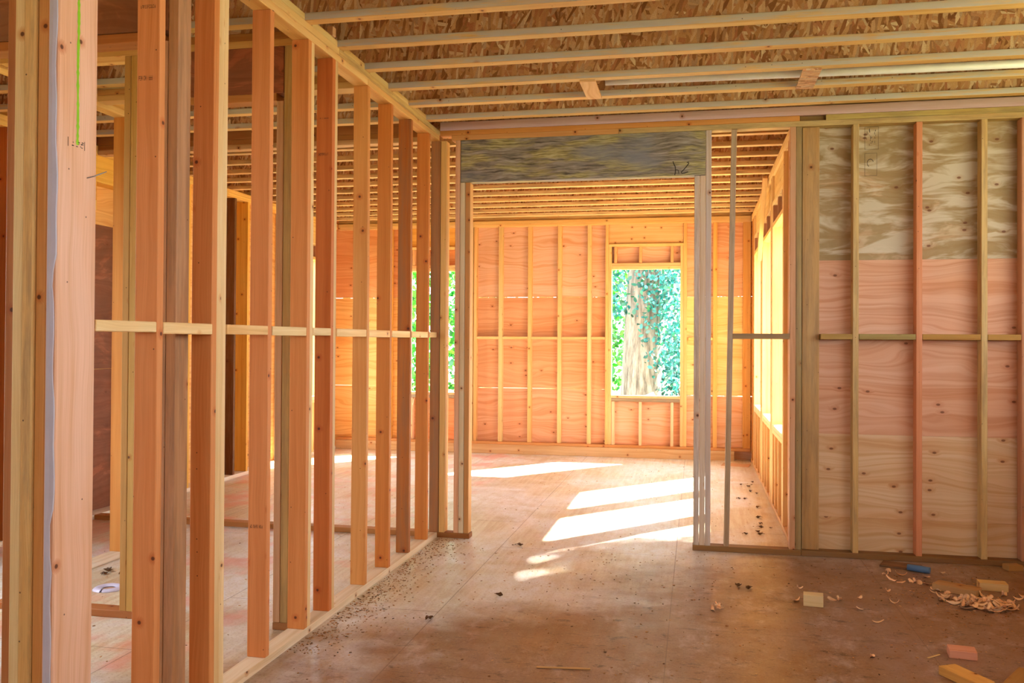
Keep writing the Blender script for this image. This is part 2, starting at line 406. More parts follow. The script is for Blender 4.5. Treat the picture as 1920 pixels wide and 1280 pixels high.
bp = board('bottom_plate', (XL-DP, XL), (2.54, YC-.004), (0, TK), 'wood', '#e6cdb0'); tag(bp, 'pale bottom plate running along the floor under the left stud partition', 'wall plate')
# upper plates are jointed where the photo shows joints
a = board('top_plate', (XL-DP, XL), (2.20, 4.93), (ZT, ZT+TK-.0006), 'wood', '#e5b478'); tag(a, 'lower top plate of the left partition, near length over the closest studs', 'wall plate', 'top plates of the left partition')
a = board('top_plate', (XL-DP, XL), (4.933, YC+.0), (ZT, ZT+TK-.0006), 'wood', '#d9a263'); tag(a, 'lower top plate of the left partition, far length reaching the cross wall', 'wall plate', 'top plates of the left partition')
a = board('top_plate', (XL-DP, XL+.001), (2.20, 4.50), (ZT+TK, ZJ), 'wood', '#ddb276'); tag(a, 'upper top plate of the left partition, near length', 'wall plate', 'top plates of the left partition')
a = board('top_plate', (XL-DP, XL+.001), (4.503, YC+.0), (ZT+TK, ZJ), 'moss', '#cfa767'); tag(a, 'upper top plate of the left partition, far length carrying the last joists', 'wall plate', 'top plates of the left partition')

# mid-height blocking between studs
bl = [(2.535, 2.866), (2.905, 3.241), (3.356, 3.712), (3.751, 4.115), (4.192, 4.417), (4.494, 4.933), (4.972, 5.341), (5.380, 5.741), (5.780, 6.148), (6.187, 6.370)]
names = ['between the green-marked corner post and the first stud', 'between the first stud and the three-ply post', 'just past the three-ply post', 'leading up to the two-ply pair',
         'in the narrow bay between the two pairs', 'in the bay past the reddish pair', 'second bay past the reddish pair', 'third bay past the reddish pair', 'last full bay before the cross wall', 'short piece against the cross wall corner']
for (y0, y1), nm in zip(bl, names):
    o = board('blocking', (XL-DP, XL+.002), (y0+.002, y1-.002), (1.476+rj.uniform(-.003, .003), 1.516), 'wood', jit('#f0c890'), axis=1)
    tag(o, 'flat mid-height blocking of the left partition, ' + nm, 'blocking', 'mid-height blocks in the left partition')

# corner post in front: stack of wide boards, nearest with green line
post_cols = ['#ebb79c', '#e0a060', '#e4b878', '#eed29c', '#bd7848']
for k in range(5):
    x1 = XL - k*.0395
    yy = 2.356 + [0, .006, -.004, .004, .02][k]
    o = board('post_board', (x1-.0385, x1), (yy, 2.534 if k == 0 else 2.50), (0, ZT), 'old' if k == 2 else 'wood', post_cols[k], ch=.004)
    lab = ['wide pinkish board of the corner post at the left edge, marked with a green line', 'brown board edge of the corner post, directly left of the pinkish board',
           'second board edge left of the pinkish board in the corner post', 'weathered pale board edge with a black knot in the corner post',
           'reddish board at the very left edge of the picture'][k]
    tag(o, lab, 'post board', 'boards of the front corner post')
    if k == 0: post = o
# wane strip: pale rounded edge along the front of the pinkish board
bm = bmesh.new(); r = random.Random(3); ring = []
for i in range(61):
    z = .04+ (ZT-.08)*i/60; w = .012 + .0035*math.sin(i*.37)+.002*math.sin(i*1.3) - (.006 if abs(z-1.62) < .05 else 0) - (.008 if abs(z-.86) < .07 else 0)
    a0 = XL-.032; w += .010
    ring.append([bm.verts.new((a0, 2.3555, z)), bm.verts.new((a0+.002, 2.3515, z)), bm.verts.new((a0+.002+w*.6, 2.3505, z)), bm.verts.new((a0+.004+w, 2.3535, z)), bm.verts.new((a0+.006+w, 2.3565, z))])
for i in range(60):
    for j in range(4): bm.faces.new((ring[i][j], ring[i][j+1], ring[i+1][j+1], ring[i+1][j]))
me = bpy.data.meshes.new('wane_edge'); bm.normal_update(); bm.to_mesh(me); bm.free(); uv_box(me, 2)
we = link('wane_edge', me, M['wane'], post); we.matrix_parent_inverse = Matrix.Translation(-post.location); we['label'] = 'pale wavy strip along the edge'
# green sprayed line
bm = bmesh.new(); r = random.Random(8); L = []
for i in range(90):
    z = 2.052 + (ZT-.02-2.052)*i/89; w = .0034 + r.uniform(-.0012, .0012); c = 2.441+.0012*math.sin(i*.2)
    L.append((bm.verts.new((XL+.0006, c-w*1.6, z)), bm.verts.new((XL+.0006, c+w*1.6, z))))
for i in range(89): bm.faces.new((L[i][0], L[i][1], L[i+1][1], L[i+1][0]))
me = bpy.data.meshes.new('paint_line'); bm.to_mesh(me); bm.free()
gl = link('paint_line', me, M['green'], post); gl.matrix_parent_inverse = Matrix.Translation(-post.location); gl['label'] = 'bright green sprayed vertical line'
# nail sticking out and a printed stamp on the same board
def tube(name, pts, rad, mat, parent=None, n=8):
    bm = bmesh.new(); rings = []
    pts = [Vector(p) for p in pts]
    rads = rad if isinstance(rad, (list, tuple)) else [rad]*len(pts)
    for i, p in enumerate(pts):
        t = (pts[min(i+1, len(pts)-1)]-pts[max(i-1, 0)]).normalized()
        up = Vector((0, 0, 1)) if abs(t.z) < .9 else Vector((1, 0, 0))
        a = t.cross(up).normalized(); b2 = t.cross(a)
        rings.append([bm.verts.new(p + a*math.cos(2*math.pi*k/n)*rads[i] + b2*math.sin(2*math.pi*k/n)*rads[i]) for k in range(n)])
    for i in range(len(rings)-1):
        for k in range(n): bm.faces.new((rings[i][k], rings[i][(k+1) % n], rings[i+1][(k+1) % n], rings[i+1][k]))
    bm.faces.new(rings[0]); bm.faces.new(rings[-1][::-1])
    bmesh.ops.recalc_face_normals(bm, faces=bm.faces[:])
    for f in bm.faces: f.smooth = len(f.verts) == 4
    me = bpy.data.meshes.new(name); bm.to_mesh(me); bm.free(); me.uv_layers.new(name='UVMap')
    o = link(name, me, M[mat], parent)
    if parent: o.matrix_parent_inverse = Matrix.Translation(-parent.location)
    return o
tube('nail', [(XL-.002, 2.486, 1.958), (XL+.012, 2.503, 1.966), (XL+.040, 2.528, 1.985)], .0017, 'steel', post)
def stamp_x(parent, x, y, z, w, h, seed):
    r = random.Random(seed); bm = bmesh.new()
    def rect(a0, a1, b0, b1): bm.faces.new([bm.verts.new(p) for p in ((x, a0, b0), (x, a1, b0), (x, a1, b1), (x, a0, b1))])
    rect(y, y+.002, z-h/2, z+h/2); rect(y+w, y+w+.002, z-h/2, z+h/2)
    for k in range(14):
        a = y+.008+(w-.016)*r.random(); b2 = z+h*(r.random()-.5)*.8; rect(a, a+r.uniform(.003, .010), b2, b2+.0022)
    me = bpy.data.meshes.new('grade_stamp'); bm.to_mesh(me); bm.free()
    o = link('grade_stamp', me, M['ink'], parent); o.matrix_parent_inverse = Matrix.Translation(-parent.location)
stamp_x(post, XL+.0008, 2.398, 2.055, .075, .028, 4)

# ------------------------------------------------------------------ small-room framing behind the partition
def stuck(o, lab, cat='wall stud', group=None): return tag(o, lab, cat, group)
# door frame whose post stands against the three-ply post
stuck(board('jack_stud', (-2.052, -2.013), (3.135, 3.224), (0, 2.614), 'old', '#c99a78'), 'grey-brown trimmer stud left of the three-ply post, carrying a plywood header', 'trimmer stud')
stuck(board('king_stud', (-2.011, -1.968), (3.135, 3.224), (0, ZT), 'old', '#c4906c'), 'full-height grey-brown stud tight against the three-ply post', 'wall stud')
stuck(board('door_header', (-3.30, -2.013), (3.135, 3.224), (2.656, 2.93), 'ply_d', '#a5602e'), 'brown plywood header high at upper left, over the nearest inner doorway', 'header')
stuck(board('header_plate', (-3.30, -2.055), (3.135, 3.224), (2.616, 2.654), 'wood', '#b06a34'), 'brown board nailed under the nearest inner doorway header', 'header board')
# second inner door frame
stuck(board('jack_stud', (-2.079, -2.041), (4.19, 4.279), (TK, 2.66), 'wood', '#c79a78'), 'greyish trimmer stud behind the two-ply pair, under the farther inner header', 'trimmer stud')
stuck(board('king_stud', (-2.039, -1.999), (4.19, 4.279), (TK, ZT), 'old', '#b99660'), 'greenish full-height stud squeezed against the two-ply pair', 'wall stud')
stuck(board('door_header', (-2.56, -2.041), (4.19, 4.279), (2.70, ZT), 'ply_d', '#a04f22'), 'dark red-brown header board over the farther inner doorway', 'header')
stuck(board('header_plate', (-2.56, -2.081), (4.19, 4.279), (2.662, 2.70), 'wood', '#b87844'), 'narrow board under the dark red-brown inner header', 'header board')
stuck(board('wall_stud', (-2.903, -2.866), (4.19, 4.279), (TK, ZT), 'wood', '#c69a58'), 'olive-brown stud half hidden behind the first partition stud, right ply of its pair', 'wall stud', None)
stuck(board('wall_stud', (-2.942, -2.905), (4.19, 4.279), (TK, ZT), 'wood', '#b9884e'), 'olive-brown stud half hidden behind the first partition stud, left ply of its pair', 'wall stud', None)
stuck(board('bottom_plate', (-3.70, -2.862), (4.19, 4.279), (0, TK), 'wood', '#a8643a'), 'short reddish bottom plate on the floor of the small room, lower left', 'wall plate')
stuck(board('bottom_plate', (-2.08, -1.966), (4.19, 4.279), (0, TK), 'wood', '#a0683e'), 'stub of bottom plate beside the two-ply pair of studs', 'wall plate')
stuck(board('top_plate', (-3.70, -1.966), (4.19, 4.279), (ZT, ZT+TK), 'wood', '#cf9a5e'), 'lower top plate above the farther inner doorway', 'wall plate')
stuck(board('top_plate', (-3.70, -1.966), (4.19, 4.279), (ZT+TK+.0006, ZJ), 'wood', '#a96d3a'), 'upper top plate above the farther inner doorway', 'wall plate')
# stacked plates crossing the small room
for k, (c, t) in enumerate((('#d2a874', 'lowest'), ('#b98450', 'middle'), ('#c0a078', 'topmost'))):
    stuck(board('cross_plate', (-3.68, -1.966), (4.97, 5.059), (ZT+k*TK, ZT+(k+1)*TK-.0006), 'wood', c), '%s of three stacked plates crossing the small room overhead' % t, 'wall plate', 'three stacked plates crossing the small room')
# parallel inner wall with its end stud
stuck(board('wall_stud', (-3.832, -3.743), (5.347, 5.385), (TK, ZT), 'wood', '#cf8443'), 'orange end stud of the short inner wall in the small room at far left', 'wall stud')
stuck(board('top_plate', (-3.832, -3.741), (2.6, 5.385), (ZT, ZT+TK), 'wood', '#edc07c'), 'lower top plate of the short inner wall, ending in mid air at upper left', 'wall plate')
stuck(board('top_plate', (-3.832, -3.741), (2.6, 5.385), (ZT+TK+.0006, ZJ), 'wood', '#e3b26c'), 'upper top plate of the short inner wall, ending in mid air at upper left', 'wall plate')
stuck(board('bottom_plate', (-3.832, -3.741), (4.5, 5.385), (0, TK), 'wood', '#e9dccb'), 'whitish bottom plate of the short inner wall on the small room floor', 'wall plate')
stuck(board('wall_stud', (-3.832, -3.743), (4.55, 4.588), (TK, ZT), 'wood', '#cf8a4c'), 'second stud of the short inner wall, hidden behind the corner post', 'wall stud')

# ------------------------------------------------------------------ cross wall
CW = (YC, YC+DP)
T = lambda *a, **k: stuck(*a, **k)
T(board('bottom_plate', (XW, XL-DP-.003), CW, (0, TK), 'wood', '#b4733f'), 'reddish bottom plate of the cross wall behind the left partition', 'wall plate')
T(board('bottom_plate', (-1.945, -1.630), CW, (0, TK), 'wood', '#9a5b2c'), 'short bottom plate left of the wide doorway', 'wall plate')
T(board('bottom_plate', (-.022, .704), CW, (0, TK), 'old', '#94683c'), 'dark bottom plate from the right doorway jamb to the window wall corner', 'wall plate')
T(board('bottom_plate', (.706, XE+.09), CW, (0, TK), 'old', '#8a5e34'), 'bottom plate under the plywood-backed wall on the right', 'wall plate')
T(board('wall_stud', (-1.940, -1.868), (YC+.0, YC+.038), (TK, ZT), 'old', '#a5683f'), 'dark weathered stud turned flat in the corner left of the wide doorway', 'wall stud')
T(board('wall_stud', (-1.864, -1.820), CW, (TK, ZT), 'wood', '#dba868'), 'stud with a bright edge between the dark corner stud and the doorway king stud', 'wall stud')
T(board('king_stud', (-1.752, -1.716), CW, (TK, ZT), 'wood', '#dfab8a'), 'pinkish full-height king stud at the left of the wide doorway', 'wall stud')
T(board('jack_stud', (-1.714, -1.677), CW, (TK, 2.622), 'wood', '#d9c7a6'), 'left ply of the trimmer pair at the left side of the wide doorway', 'trimmer stud', 'trimmer studs of the wide doorway')
T(board('jack_stud', (-1.675, -1.638), CW, (TK, 2.622), 'wood', '#c9905a'), 'right ply of the trimmer pair at the left side of the wide doorway', 'trimmer stud', 'trimmer studs of the wide doorway')
T(board('jack_stud', (-.018, .020), CW, (TK, 2.622), 'old', '#cfc0b4'), 'left ply of the greyish trimmer pair at the right side of the wide doorway', 'trimmer stud', 'trimmer studs of the wide doorway')
T(board('jack_stud', (.0215, .060), CW, (TK, 2.622), 'wood', '#d3bda8'), 'right ply of the greyish trimmer pair at the right side of the wide doorway', 'trimmer stud', 'trimmer studs of the wide doorway')
T(board('king_stud', (.0615, .099), CW, (TK, ZT), 'wood', '#cdbfb8'), 'greyish full-height king stud at the right of the wide doorway', 'wall stud')
hd = board('door_header', (-1.712, .060), (YC, YC+DP), (2.624, ZT), 'header', '#888888'); tag(hd, 'weathered grey-olive laminated header over the wide doorway with a pencilled h2', 'header')
# pencilled h2 on the header
def ink_path(parent, pts, y, w=.0062, name='pencil_mark'):
    bm = bmesh.new(); L = []
    P2 = [Vector((p[0], 0, p[1])) for p in pts]
    for i, p in enumerate(P2):
        t = (P2[min(i+1, len(P2)-1)]-P2[max(i-1, 0)]).normalized(); nrm = Vector((-t.z, 0, t.x))*w*.5
        L.append((bm.verts.new((p.x+nrm.x, y, p.z+nrm.z)), bm.verts.new((p.x-nrm.x, y, p.z-nrm.z))))
    for i in range(len(L)-1): bm.faces.new((L[i][0], L[i][1], L[i+1][1], L[i+1][0]))
    me = bpy.data.meshes.new(name); bm.to_mesh(me); bm.free()
    o = link(name, me, M['ink'], parent); o.matrix_parent_inverse = Matrix.Translation(-parent.location); return o
def hp(zx, zy): return (-.018 + (1200+zx/13.714-1301.5)/268*1.0, 2.951 - (270+zy/13.714-236)/262)
ink_path(hd, [hp(845, 340), hp(870, 410), hp(905, 480), hp(910, 560), hp(905, 640), hp(890, 690)], YC-.0006)
ink_path(hd, [hp(905, 575), hp(940, 550), hp(980, 570), hp(990, 610), hp(995, 655)], YC-.0006, .0045)
ink_path(hd, [hp(1200, 385), hp(1240, 370), hp(1250, 400), hp(1190, 480), hp(1110, 570), hp(1055, 620), hp(1070, 650), hp(1140, 645), hp(1230, 615)], YC-.0006)
T(board('wall_stud', (.190, .226), (YC+.002, YC+.088), (TK, ZT-.002), 'old', '#bda58c', top=(.045, 0)), 'thin leaning weathered stud between the doorway and the window wall', 'wall stud')
T(board('blocking', (.245, .625), CW, (1.478, 1.516), 'old', '#a98c68', axis=0), 'weathered mid-height block beside the leaning stud', 'blocking')
T(board('wall_stud', (.627, .665), CW, (TK, ZT), 'wood', '#cf9a78'), 'pinkish stud at the corner where the window wall meets the cross wall', 'wall stud')
T(board('wall_stud', (.667, .705), (YC+.012, YC+DP), (TK, ZT), 'old', '#a98f62'), 'greenish weathered stud just right of the pinkish corner stud', 'wall stud')
T(board('wall_stud', (.712, .825), (YC+.045, YC+.083), (TK, ZT), 'old', '#c39866'), 'wide weathered stud turned flat against the plywood, right of the corner', 'wall stud')
for k, (x, c, lab) in enumerate(((1.036, '#d2ae76', 'yellowish mossy stud, first on the plywood-backed wall'), (1.437, '#d98a66', 'salmon-red stud, second on the plywood-backed wall'),
                                  (1.838, '#d6b47c', 'pale yellow stud, third on the plywood-backed wall'), (2.081, '#c98c70', 'pinkish stud at the right edge of the picture'), (2.488, '#c99870', 'stud beyond the right edge of the picture'), (2.89, '#c99870', 'last stud beyond the right edge'))):
    if k > 3: continue
    T(board('wall_stud', (x, x+TK), CW, (TK, ZT), 'old' if k in (0, 2) else 'wood', c), lab, 'wall stud', 'studs of the plywood-backed wall')
for (x0, x1, lab, c) in ((.827, 1.036, 'first bay, right of the flat stud', '#b08a4c'), (1.074, 1.437, 'second bay with greenish stains', '#a1874e'), (1.475, 1.838, 'third bay with a knot', '#b8863f'), (1.876, 2.081, 'last narrow bay at the right edge', '#b98a44')):
    T(board('blocking', (x0+.002, x1-.002), (YC, YC+.086), (1.478, 1.516), 'wood', c, axis=0), 'mid-height block of the plywood-backed wall, ' + lab, 'blocking', 'mid-height blocks of the plywood-backed wall')
T(board('top_plate', (-1.784, -.55), CW, (ZT, ZT+TK-.0006), 'wood', '#d79a62'), 'lower top plate over the left half of the doorway header', 'wall plate')
T(board('top_plate', (-.548, XE+.09), CW, (ZT, ZT+TK-.0006), 'moss', '#cdb07c'), 'lower top plate from mid header to the right edge', 'wall plate')
T(board('top_plate', (XL+.003, .690), CW, (ZT+TK, ZJ-.0006), 'wood', '#d78f4e'), 'orange upper top plate over the wide doorway', 'wall plate')
T(board('top_plate', (.86, XE+.09), CW, (ZT+TK, ZJ-.0006), 'moss', '#c4aa68'), 'mossy upper top plate over the plywood-backed wall', 'wall plate')
T(board('top_plate', (.693, .857), (YC+.03, YC+DP), (ZT+TK, ZJ-.0006), 'old', '#8c6a3a'), 'dark set-back plate scrap over the window wall corner', 'wall plate')
T(board('rim_board', (XL+.004, XE+.09), (YC-.004, YC+.034), (ZJ, ZJ+.062), 'wood', '#d8bcc8'), 'long pinkish-grey board on top of the cross wall plates', 'rim board')
T(board('top_plate', (XW, XL-DP-.002), CW, (ZT, ZT+TK-.0006), 'wood', '#cda27a'), 'lower top plate of the cross wall behind the left partition', 'wall plate')
T(board('top_plate', (XW, XL-DP-.002), CW, (ZT+TK, ZJ-.0006), 'wood', '#a86a3a'), 'upper top plate of the cross wall behind the left partition', 'wall plate')
T(board('rim_board', (XW, XL-DP-.002), (YC, YC+.038), (ZJ, ZJ+.13), 'wood', '#a5673c'), 'brown rim board on the cross wall behind the left partition', 'rim board')
T(board('wall_stud', (-4.118, -4.080), CW, (TK, ZT), 'wood', '#b96a2c'), 'orange stud of the cross wall seen between the first partition stud and the three-ply post', 'wall stud')

# plywood sheets behind the right-hand studs
PY = (YC+DP+.001, YC+DP+.0125)
for (z0, z1, m, c, lab) in ((2.023, 3.316, 'ply_w', '#c3a77f', 'weathered olive-grey plywood sheet, topmost on the wall at right'), (.829, 2.0228, 'ply', '#dca078', 'salmon plywood sheet, second from the top on the wall at right'),
                            (.261, .8288, 'ply', '#e0bb8c', 'pale plywood sheet with rows of knots, below the salmon sheet'), (0, .2608, 'ply', '#dcb887', 'low pale plywood strip along the floor at right')):
    o = board('plywood_sheet', (.70, XE+.1), PY, (z0, z1), m, c, axis=0, ch=.0015); tag(o, lab, 'plywood sheet', 'sheets of the plywood-backed wall')
    if z0 > 2:
        top_sheet = o
# printed stamp boxes on the top sheet
bm = bmesh.new()
def rct(a0, a1, b0, b1): bm.faces.new([bm.verts.new(p) for p in ((a0, PY[0]-.0006, b0), (a1, PY[0]-.0006, b0), (a1, PY[0]-.0006, b1), (a0, PY[0]-.0006, b1))])
def frame(a0, a1, b0, b1, w=.0018):
    rct(a0, a0+w, b0, b1); rct(a0, a1, b0, b0+w); rct(a0, a1, b1-w, b1); rct(a1-w, a1, b0, b1)
frame(1.125, 1.215, 2.78, 2.935); frame(1.125, 1.205, 2.60, 2.755)
r = random.Random(2)
for k in range(26):
    a0 = 1.135+r.random()*.06; b0 = 2.79+r.random()*.12; rct(a0, a0+.0022, b0, b0+r.uniform(.006, .018))
for t in range(16):   # an arc
    an = .4+t*.25; rct(1.160+.020*math.cos(an), 1.164+.020*math.cos(an), 2.685+.026*math.sin(an), 2.690+.026*math.sin(an))
me = bpy.data.meshes.new('grade_stamp'); bm.to_mesh(me); bm.free()
st = link('grade_stamp', me, M['ink'], top_sheet); st.matrix_parent_inverse = Matrix.Translation(-top_sheet.location)

# ------------------------------------------------------------------ far room: far wall
FS = (YF+.045, YF+.134)
def sheetF(x0, x1, z0, z1, c, lab, m='ply'):
    o = board('plywood_sheet', (x0+.0012, x1-.0012), (FS[1]+.001, FS[1]+.0125), (z0, z1), m, c, axis=0, ch=.0005); tag(o, lab, 'plywood sheet', 'sheets behind the far wall studs'); return o
sheetF(-2.85, -1.10, 2.0245, 3.3, '#e2b596', 'light plywood sheet, top row left of the far window')
sheetF(-2.85, -1.10, .8445, 2.022, '#d99c6c', 'orange-stained plywood sheet, middle row left of the far window')
sheetF(-2.85, -1.10, 0, .842, '#dda27c', 'plywood sheet, bottom row left of the far window')
sheetF(-1.10, -.155, 2.44, 3.3, '#dfb8a0', 'plywood piece above the far window behind short cripples')
sheetF(-1.10, -.155, 0, .72, '#e6ad88', 'pink plywood piece under the far window sill')
sheetF(-.155, XR+.14, 2.0245, 3.3, '#dfaa80', 'plywood sheet with rows of knots at the top right of the far wall')
sheetF(-.155, XR+.14, .79, 2.022, '#f2d488', 'yellowish plywood sheet at the right of the far wall')
sheetF(-.155, XR+.14, 0, .782, '#e3b088', 'plywood sheet at the bottom right of the far wall')
sheetF(-2.93, -2.85, 0, 3.3, '#d9935a', 'narrow plywood strip right of the hidden far-left window')
sheetF(XW-.14, -3.80, 2.0245, 3.3, '#e19852', 'orange plywood sheet, top row in the far left corner')
sheetF(XW-.14, -3.80, .8445, 2.022, '#ecb95e', 'yellow plywood sheet, middle row in the far left corner')
sheetF(XW-.14, -3.80, 0, .842, '#eab65e', 'yellow plywood sheet, bottom row in the far left corner')
sheetF(-3.80, -2.93, 2.44, 3.3, '#dd8d4a', 'orange plywood piece above the far-left window')
sheetF(-3.80, -2.93, 0, .70, '#e39050', 'orange plywood piece under the far-left window')
labs = ['at the left edge of the doorway view', 'second from the left in the doorway view', 'third from the left in the doorway view', 'fourth from the left in the doorway view', 'fifth, nearest the window', 'between window and right corner', 'hidden left of the doorway']
for (x, c), lb in zip(((-2.862, '#e0aa72'), (-2.520, '#dcbb86'), (-2.134, '#e3b076'), (-1.746, '#e6b982'), (-1.363, '#e9c08e'), (.200, '#e6ad66')), labs):
    T(board('wall_stud', (x, x+.050), FS, (.151, ZT), 'wood', c), 'far wall stud ' + lb, 'wall stud', 'studs of the far wall')
for (x, lb) in ((-4.02, 'first right of the yellow corner studs'), (-4.42, 'next to the far left corner')):
    T(board('wall_stud', (x, x+TK), FS, (.151, ZT), 'wood', '#e8b25e'), 'far wall stud behind the left partition, ' + lb, 'wall stud', 'studs of the far wall')
T(board('wall_stud', (.56, XR-.004), FS, (.151, ZT), 'wood', '#dd9f58'), 'corner stud of the far wall beside the window wall', 'wall stud', 'studs of the far wall')
xs = [-2.812, -2.520, -2.134, -1.746, -1.363, -1.134]
for i in range(5):
    T(board('blocking', ((xs[i]+.052 if i else -2.81), xs[i+1]-.002), FS, (1.478, 1.512), 'wood', jit('#ecc088'), axis=0),
      'mid-height block on the far wall, ' + ['leftmost in the doorway view', 'second from left in the doorway view', 'third from left in the doorway view', 'fourth from left in the doorway view', 'short one next to the window'][i], 'blocking', 'mid-height blocks of the far wall')
T(board('blocking', (-.10, .198), FS, (1.478, 1.512), 'wood', '#ecc078', axis=0), 'mid-height block on the far wall right of the window', 'blocking', 'mid-height blocks of the far wall')
T(board('bottom_plate', (XW, XR-.001), (YF+.02, FS[1]), (.117, .151), 'wood', '#c98a58'), 'thin plate on top of the curb along the far wall', 'wall plate')
T(board('curb', (XW, .46), (YF, YF+.134), (0, .1165), 'wood', '#d2ae88'), 'wooden curb running along the foot of the far wall', 'curb')
T(board('top_plate', (XW, XR-.001), FS, (ZT, ZT+TK), 'wood', '#efc386'), 'lower top plate of the far wall', 'wall plate')
T(board('top_plate', (XW, XR-.001), FS, (ZT+TK+.0006, ZJ), 'wood', '#e3b878'), 'upper top plate of the far wall', 'wall plate')
T(board('rim_board', (XW, XR-.001), (FS[0]+.02, FS[1]), (ZJ, 3.315), 'moss', '#c9a26c'), 'rim board above the far wall plates', 'rim board')

def window(nm, lab, x0, x1, z0=.777, z1=2.367, hdr='#e2b98a'):
    w = empty(nm, ((x0+x1)/2, FS[0], z0)); tag(w, kind='structure')
    B = lambda n, x, z, c, m='wood', ax=None, y=FS: board(n, x, y, z, m, c, parent=w, axis=ax)
    for s, (a, bx) in enumerate(((x0-.081, x0-.041), (x1+.041, x1+.081))): B('king_stud', (a, bx), (.151, ZT), '#e9b87e')
    for (a, bx) in ((x0-.040, x0-.001), (x1+.001, x1+.040)): B('trimmer', (a, bx), (.151, 2.66), '#e6bd88')
    B('header', (x0-.04, x1+.04), (2.69, ZT-.001), hdr, 'wood', 0, (FS[0]+.03, FS[1]))
    B('header_plate', (x0-.04, x1+.04), (2.655, 2.689), '#f0c98e', ax=0)
    B('head_board', (x0, x1), (2.410, 2.447), '#eab98c', ax=0); B('head_board', (x0, x1), (2.368, 2.408), '#f0cf9c', ax=0)
    B('sill', (x0, x1), (.742, .776), '#e8b78c', ax=0); B('sill', (x0-.001, x1+.001), (.700, .740), '#9c8c76', 'old', 0)
    wd = x1-x0
    for f in (.035, .40, .86): B('cripple_stud', (x0+wd*f, x0+wd*f+.036), (2.449, 2.653), '#e3a97c')
    for f in (.0, .40, .86): B('cripple_stud', (x0+wd*f+.003, x0+wd*f+.041), (.151, .698), '#f0c9a6')
    return w
window('window_1', 'far window', -1.053, -.20)
window('window_2', 'far-left window', -3.72, -2.93, hdr='#e5a452')

# window wall on the right of the far room
XS = (XR, XR+.139)
T(board('bottom_plate', XS, (YC+.092, YF+.018), (0, TK), 'wood', '#e0b080'), 'bottom plate under the window wall of the far room', 'wall plate')
T(board('top_plate', XS, (YC+.092, YF+.018), (ZT, ZT+TK), 'wood', '#eecb90'), 'lower top plate of the window wall, slanting away at upper right', 'wall plate')
T(board('top_plate', XS, (YC+.092, YF+.018), (ZT+TK+.0006, ZJ), 'wood', '#e8c084'), 'upper top plate of the window wall', 'wall plate')
T(board('wall_stud', XS, (6.83, 6.87), (TK, ZT), 'wood', '#cf8850'), 'orange full-height stud of the window wall closest to the cross wall', 'wall stud')
T(board('wall_stud', XS, (11.16, 11.20), (TK, ZT), 'wood', '#e2a35c'), 'last full-height stud of the window wall near the far corner', 'wall stud')
def side_window(nm, y0, y1, z0, z1, X=XS, flip=1):
    w = empty(nm, (X[0], (y0+y1)/2, z0)); tag(w, kind='structure')
    B = lambda n, y, z, c, ax=None, x=X, m='wood': board(n, x, y, z, m, c, parent=w, axis=ax)
    B('king_stud', (y0-.079, y0-.041), (TK, ZT), '#ecc48c'); B('king_stud', (y1+.041, y1+.079), (TK, ZT), '#eecb94')
    B('trimmer', (y0-.040, y0-.001), (TK, 2.70), '#eec084'); B('trimmer', (y1+.001, y1+.040), (TK, 2.70), '#f0c98e')
    B('header', (y0-.04, y1+.04), (2.70, ZT-.001), '#eecb8c', 1, (X[0]+.02, X[1]) if flip > 0 else (X[0], X[1]-.02))
    B('header_plate', (y0, y1), (2.662, 2.699), '#f0cf98', 1)
    B('head_board', (y0, y1), (z1, z1+.038), '#f0c680', 1)
    for f in (.02, .42, .93): B('cripple_stud', (y0+(y1-y0)*f, y0+(y1-y0)*f+.037), (z1+.0385, 2.661), '#b98468')
    B('sill', (y0, y1), (z0-.038, z0), '#f0d2a8', 1); B('sill', (y0, y1), (z0-.077, z0-.039), '#eecb94', 1)
    for f in (.0, .36, .70, .955): B('cripple_stud', (y0+(y1-y0)*f+.002, y0+(y1-y0)*f+.040), (TK, z0-.078), '#e8b880')
    return w
side_window('window_3', 7.31, 8.25, .735, 2.47); side_window('window_4', 8.47, 9.49, .735, 2.47); side_window('window_5', 9.75, 10.80, .735, 2.47)
o = board('loose_board', (0, .04), (0, .09), (0, .84), 'wood', '#f0cf96'); o.location = (.600, 9.12, 2.27); o.rotation_euler = (math.radians(28), math.radians(2), 0)
tag(o, 'loose board hanging askew across the heads of the right-hand windows', 'board')

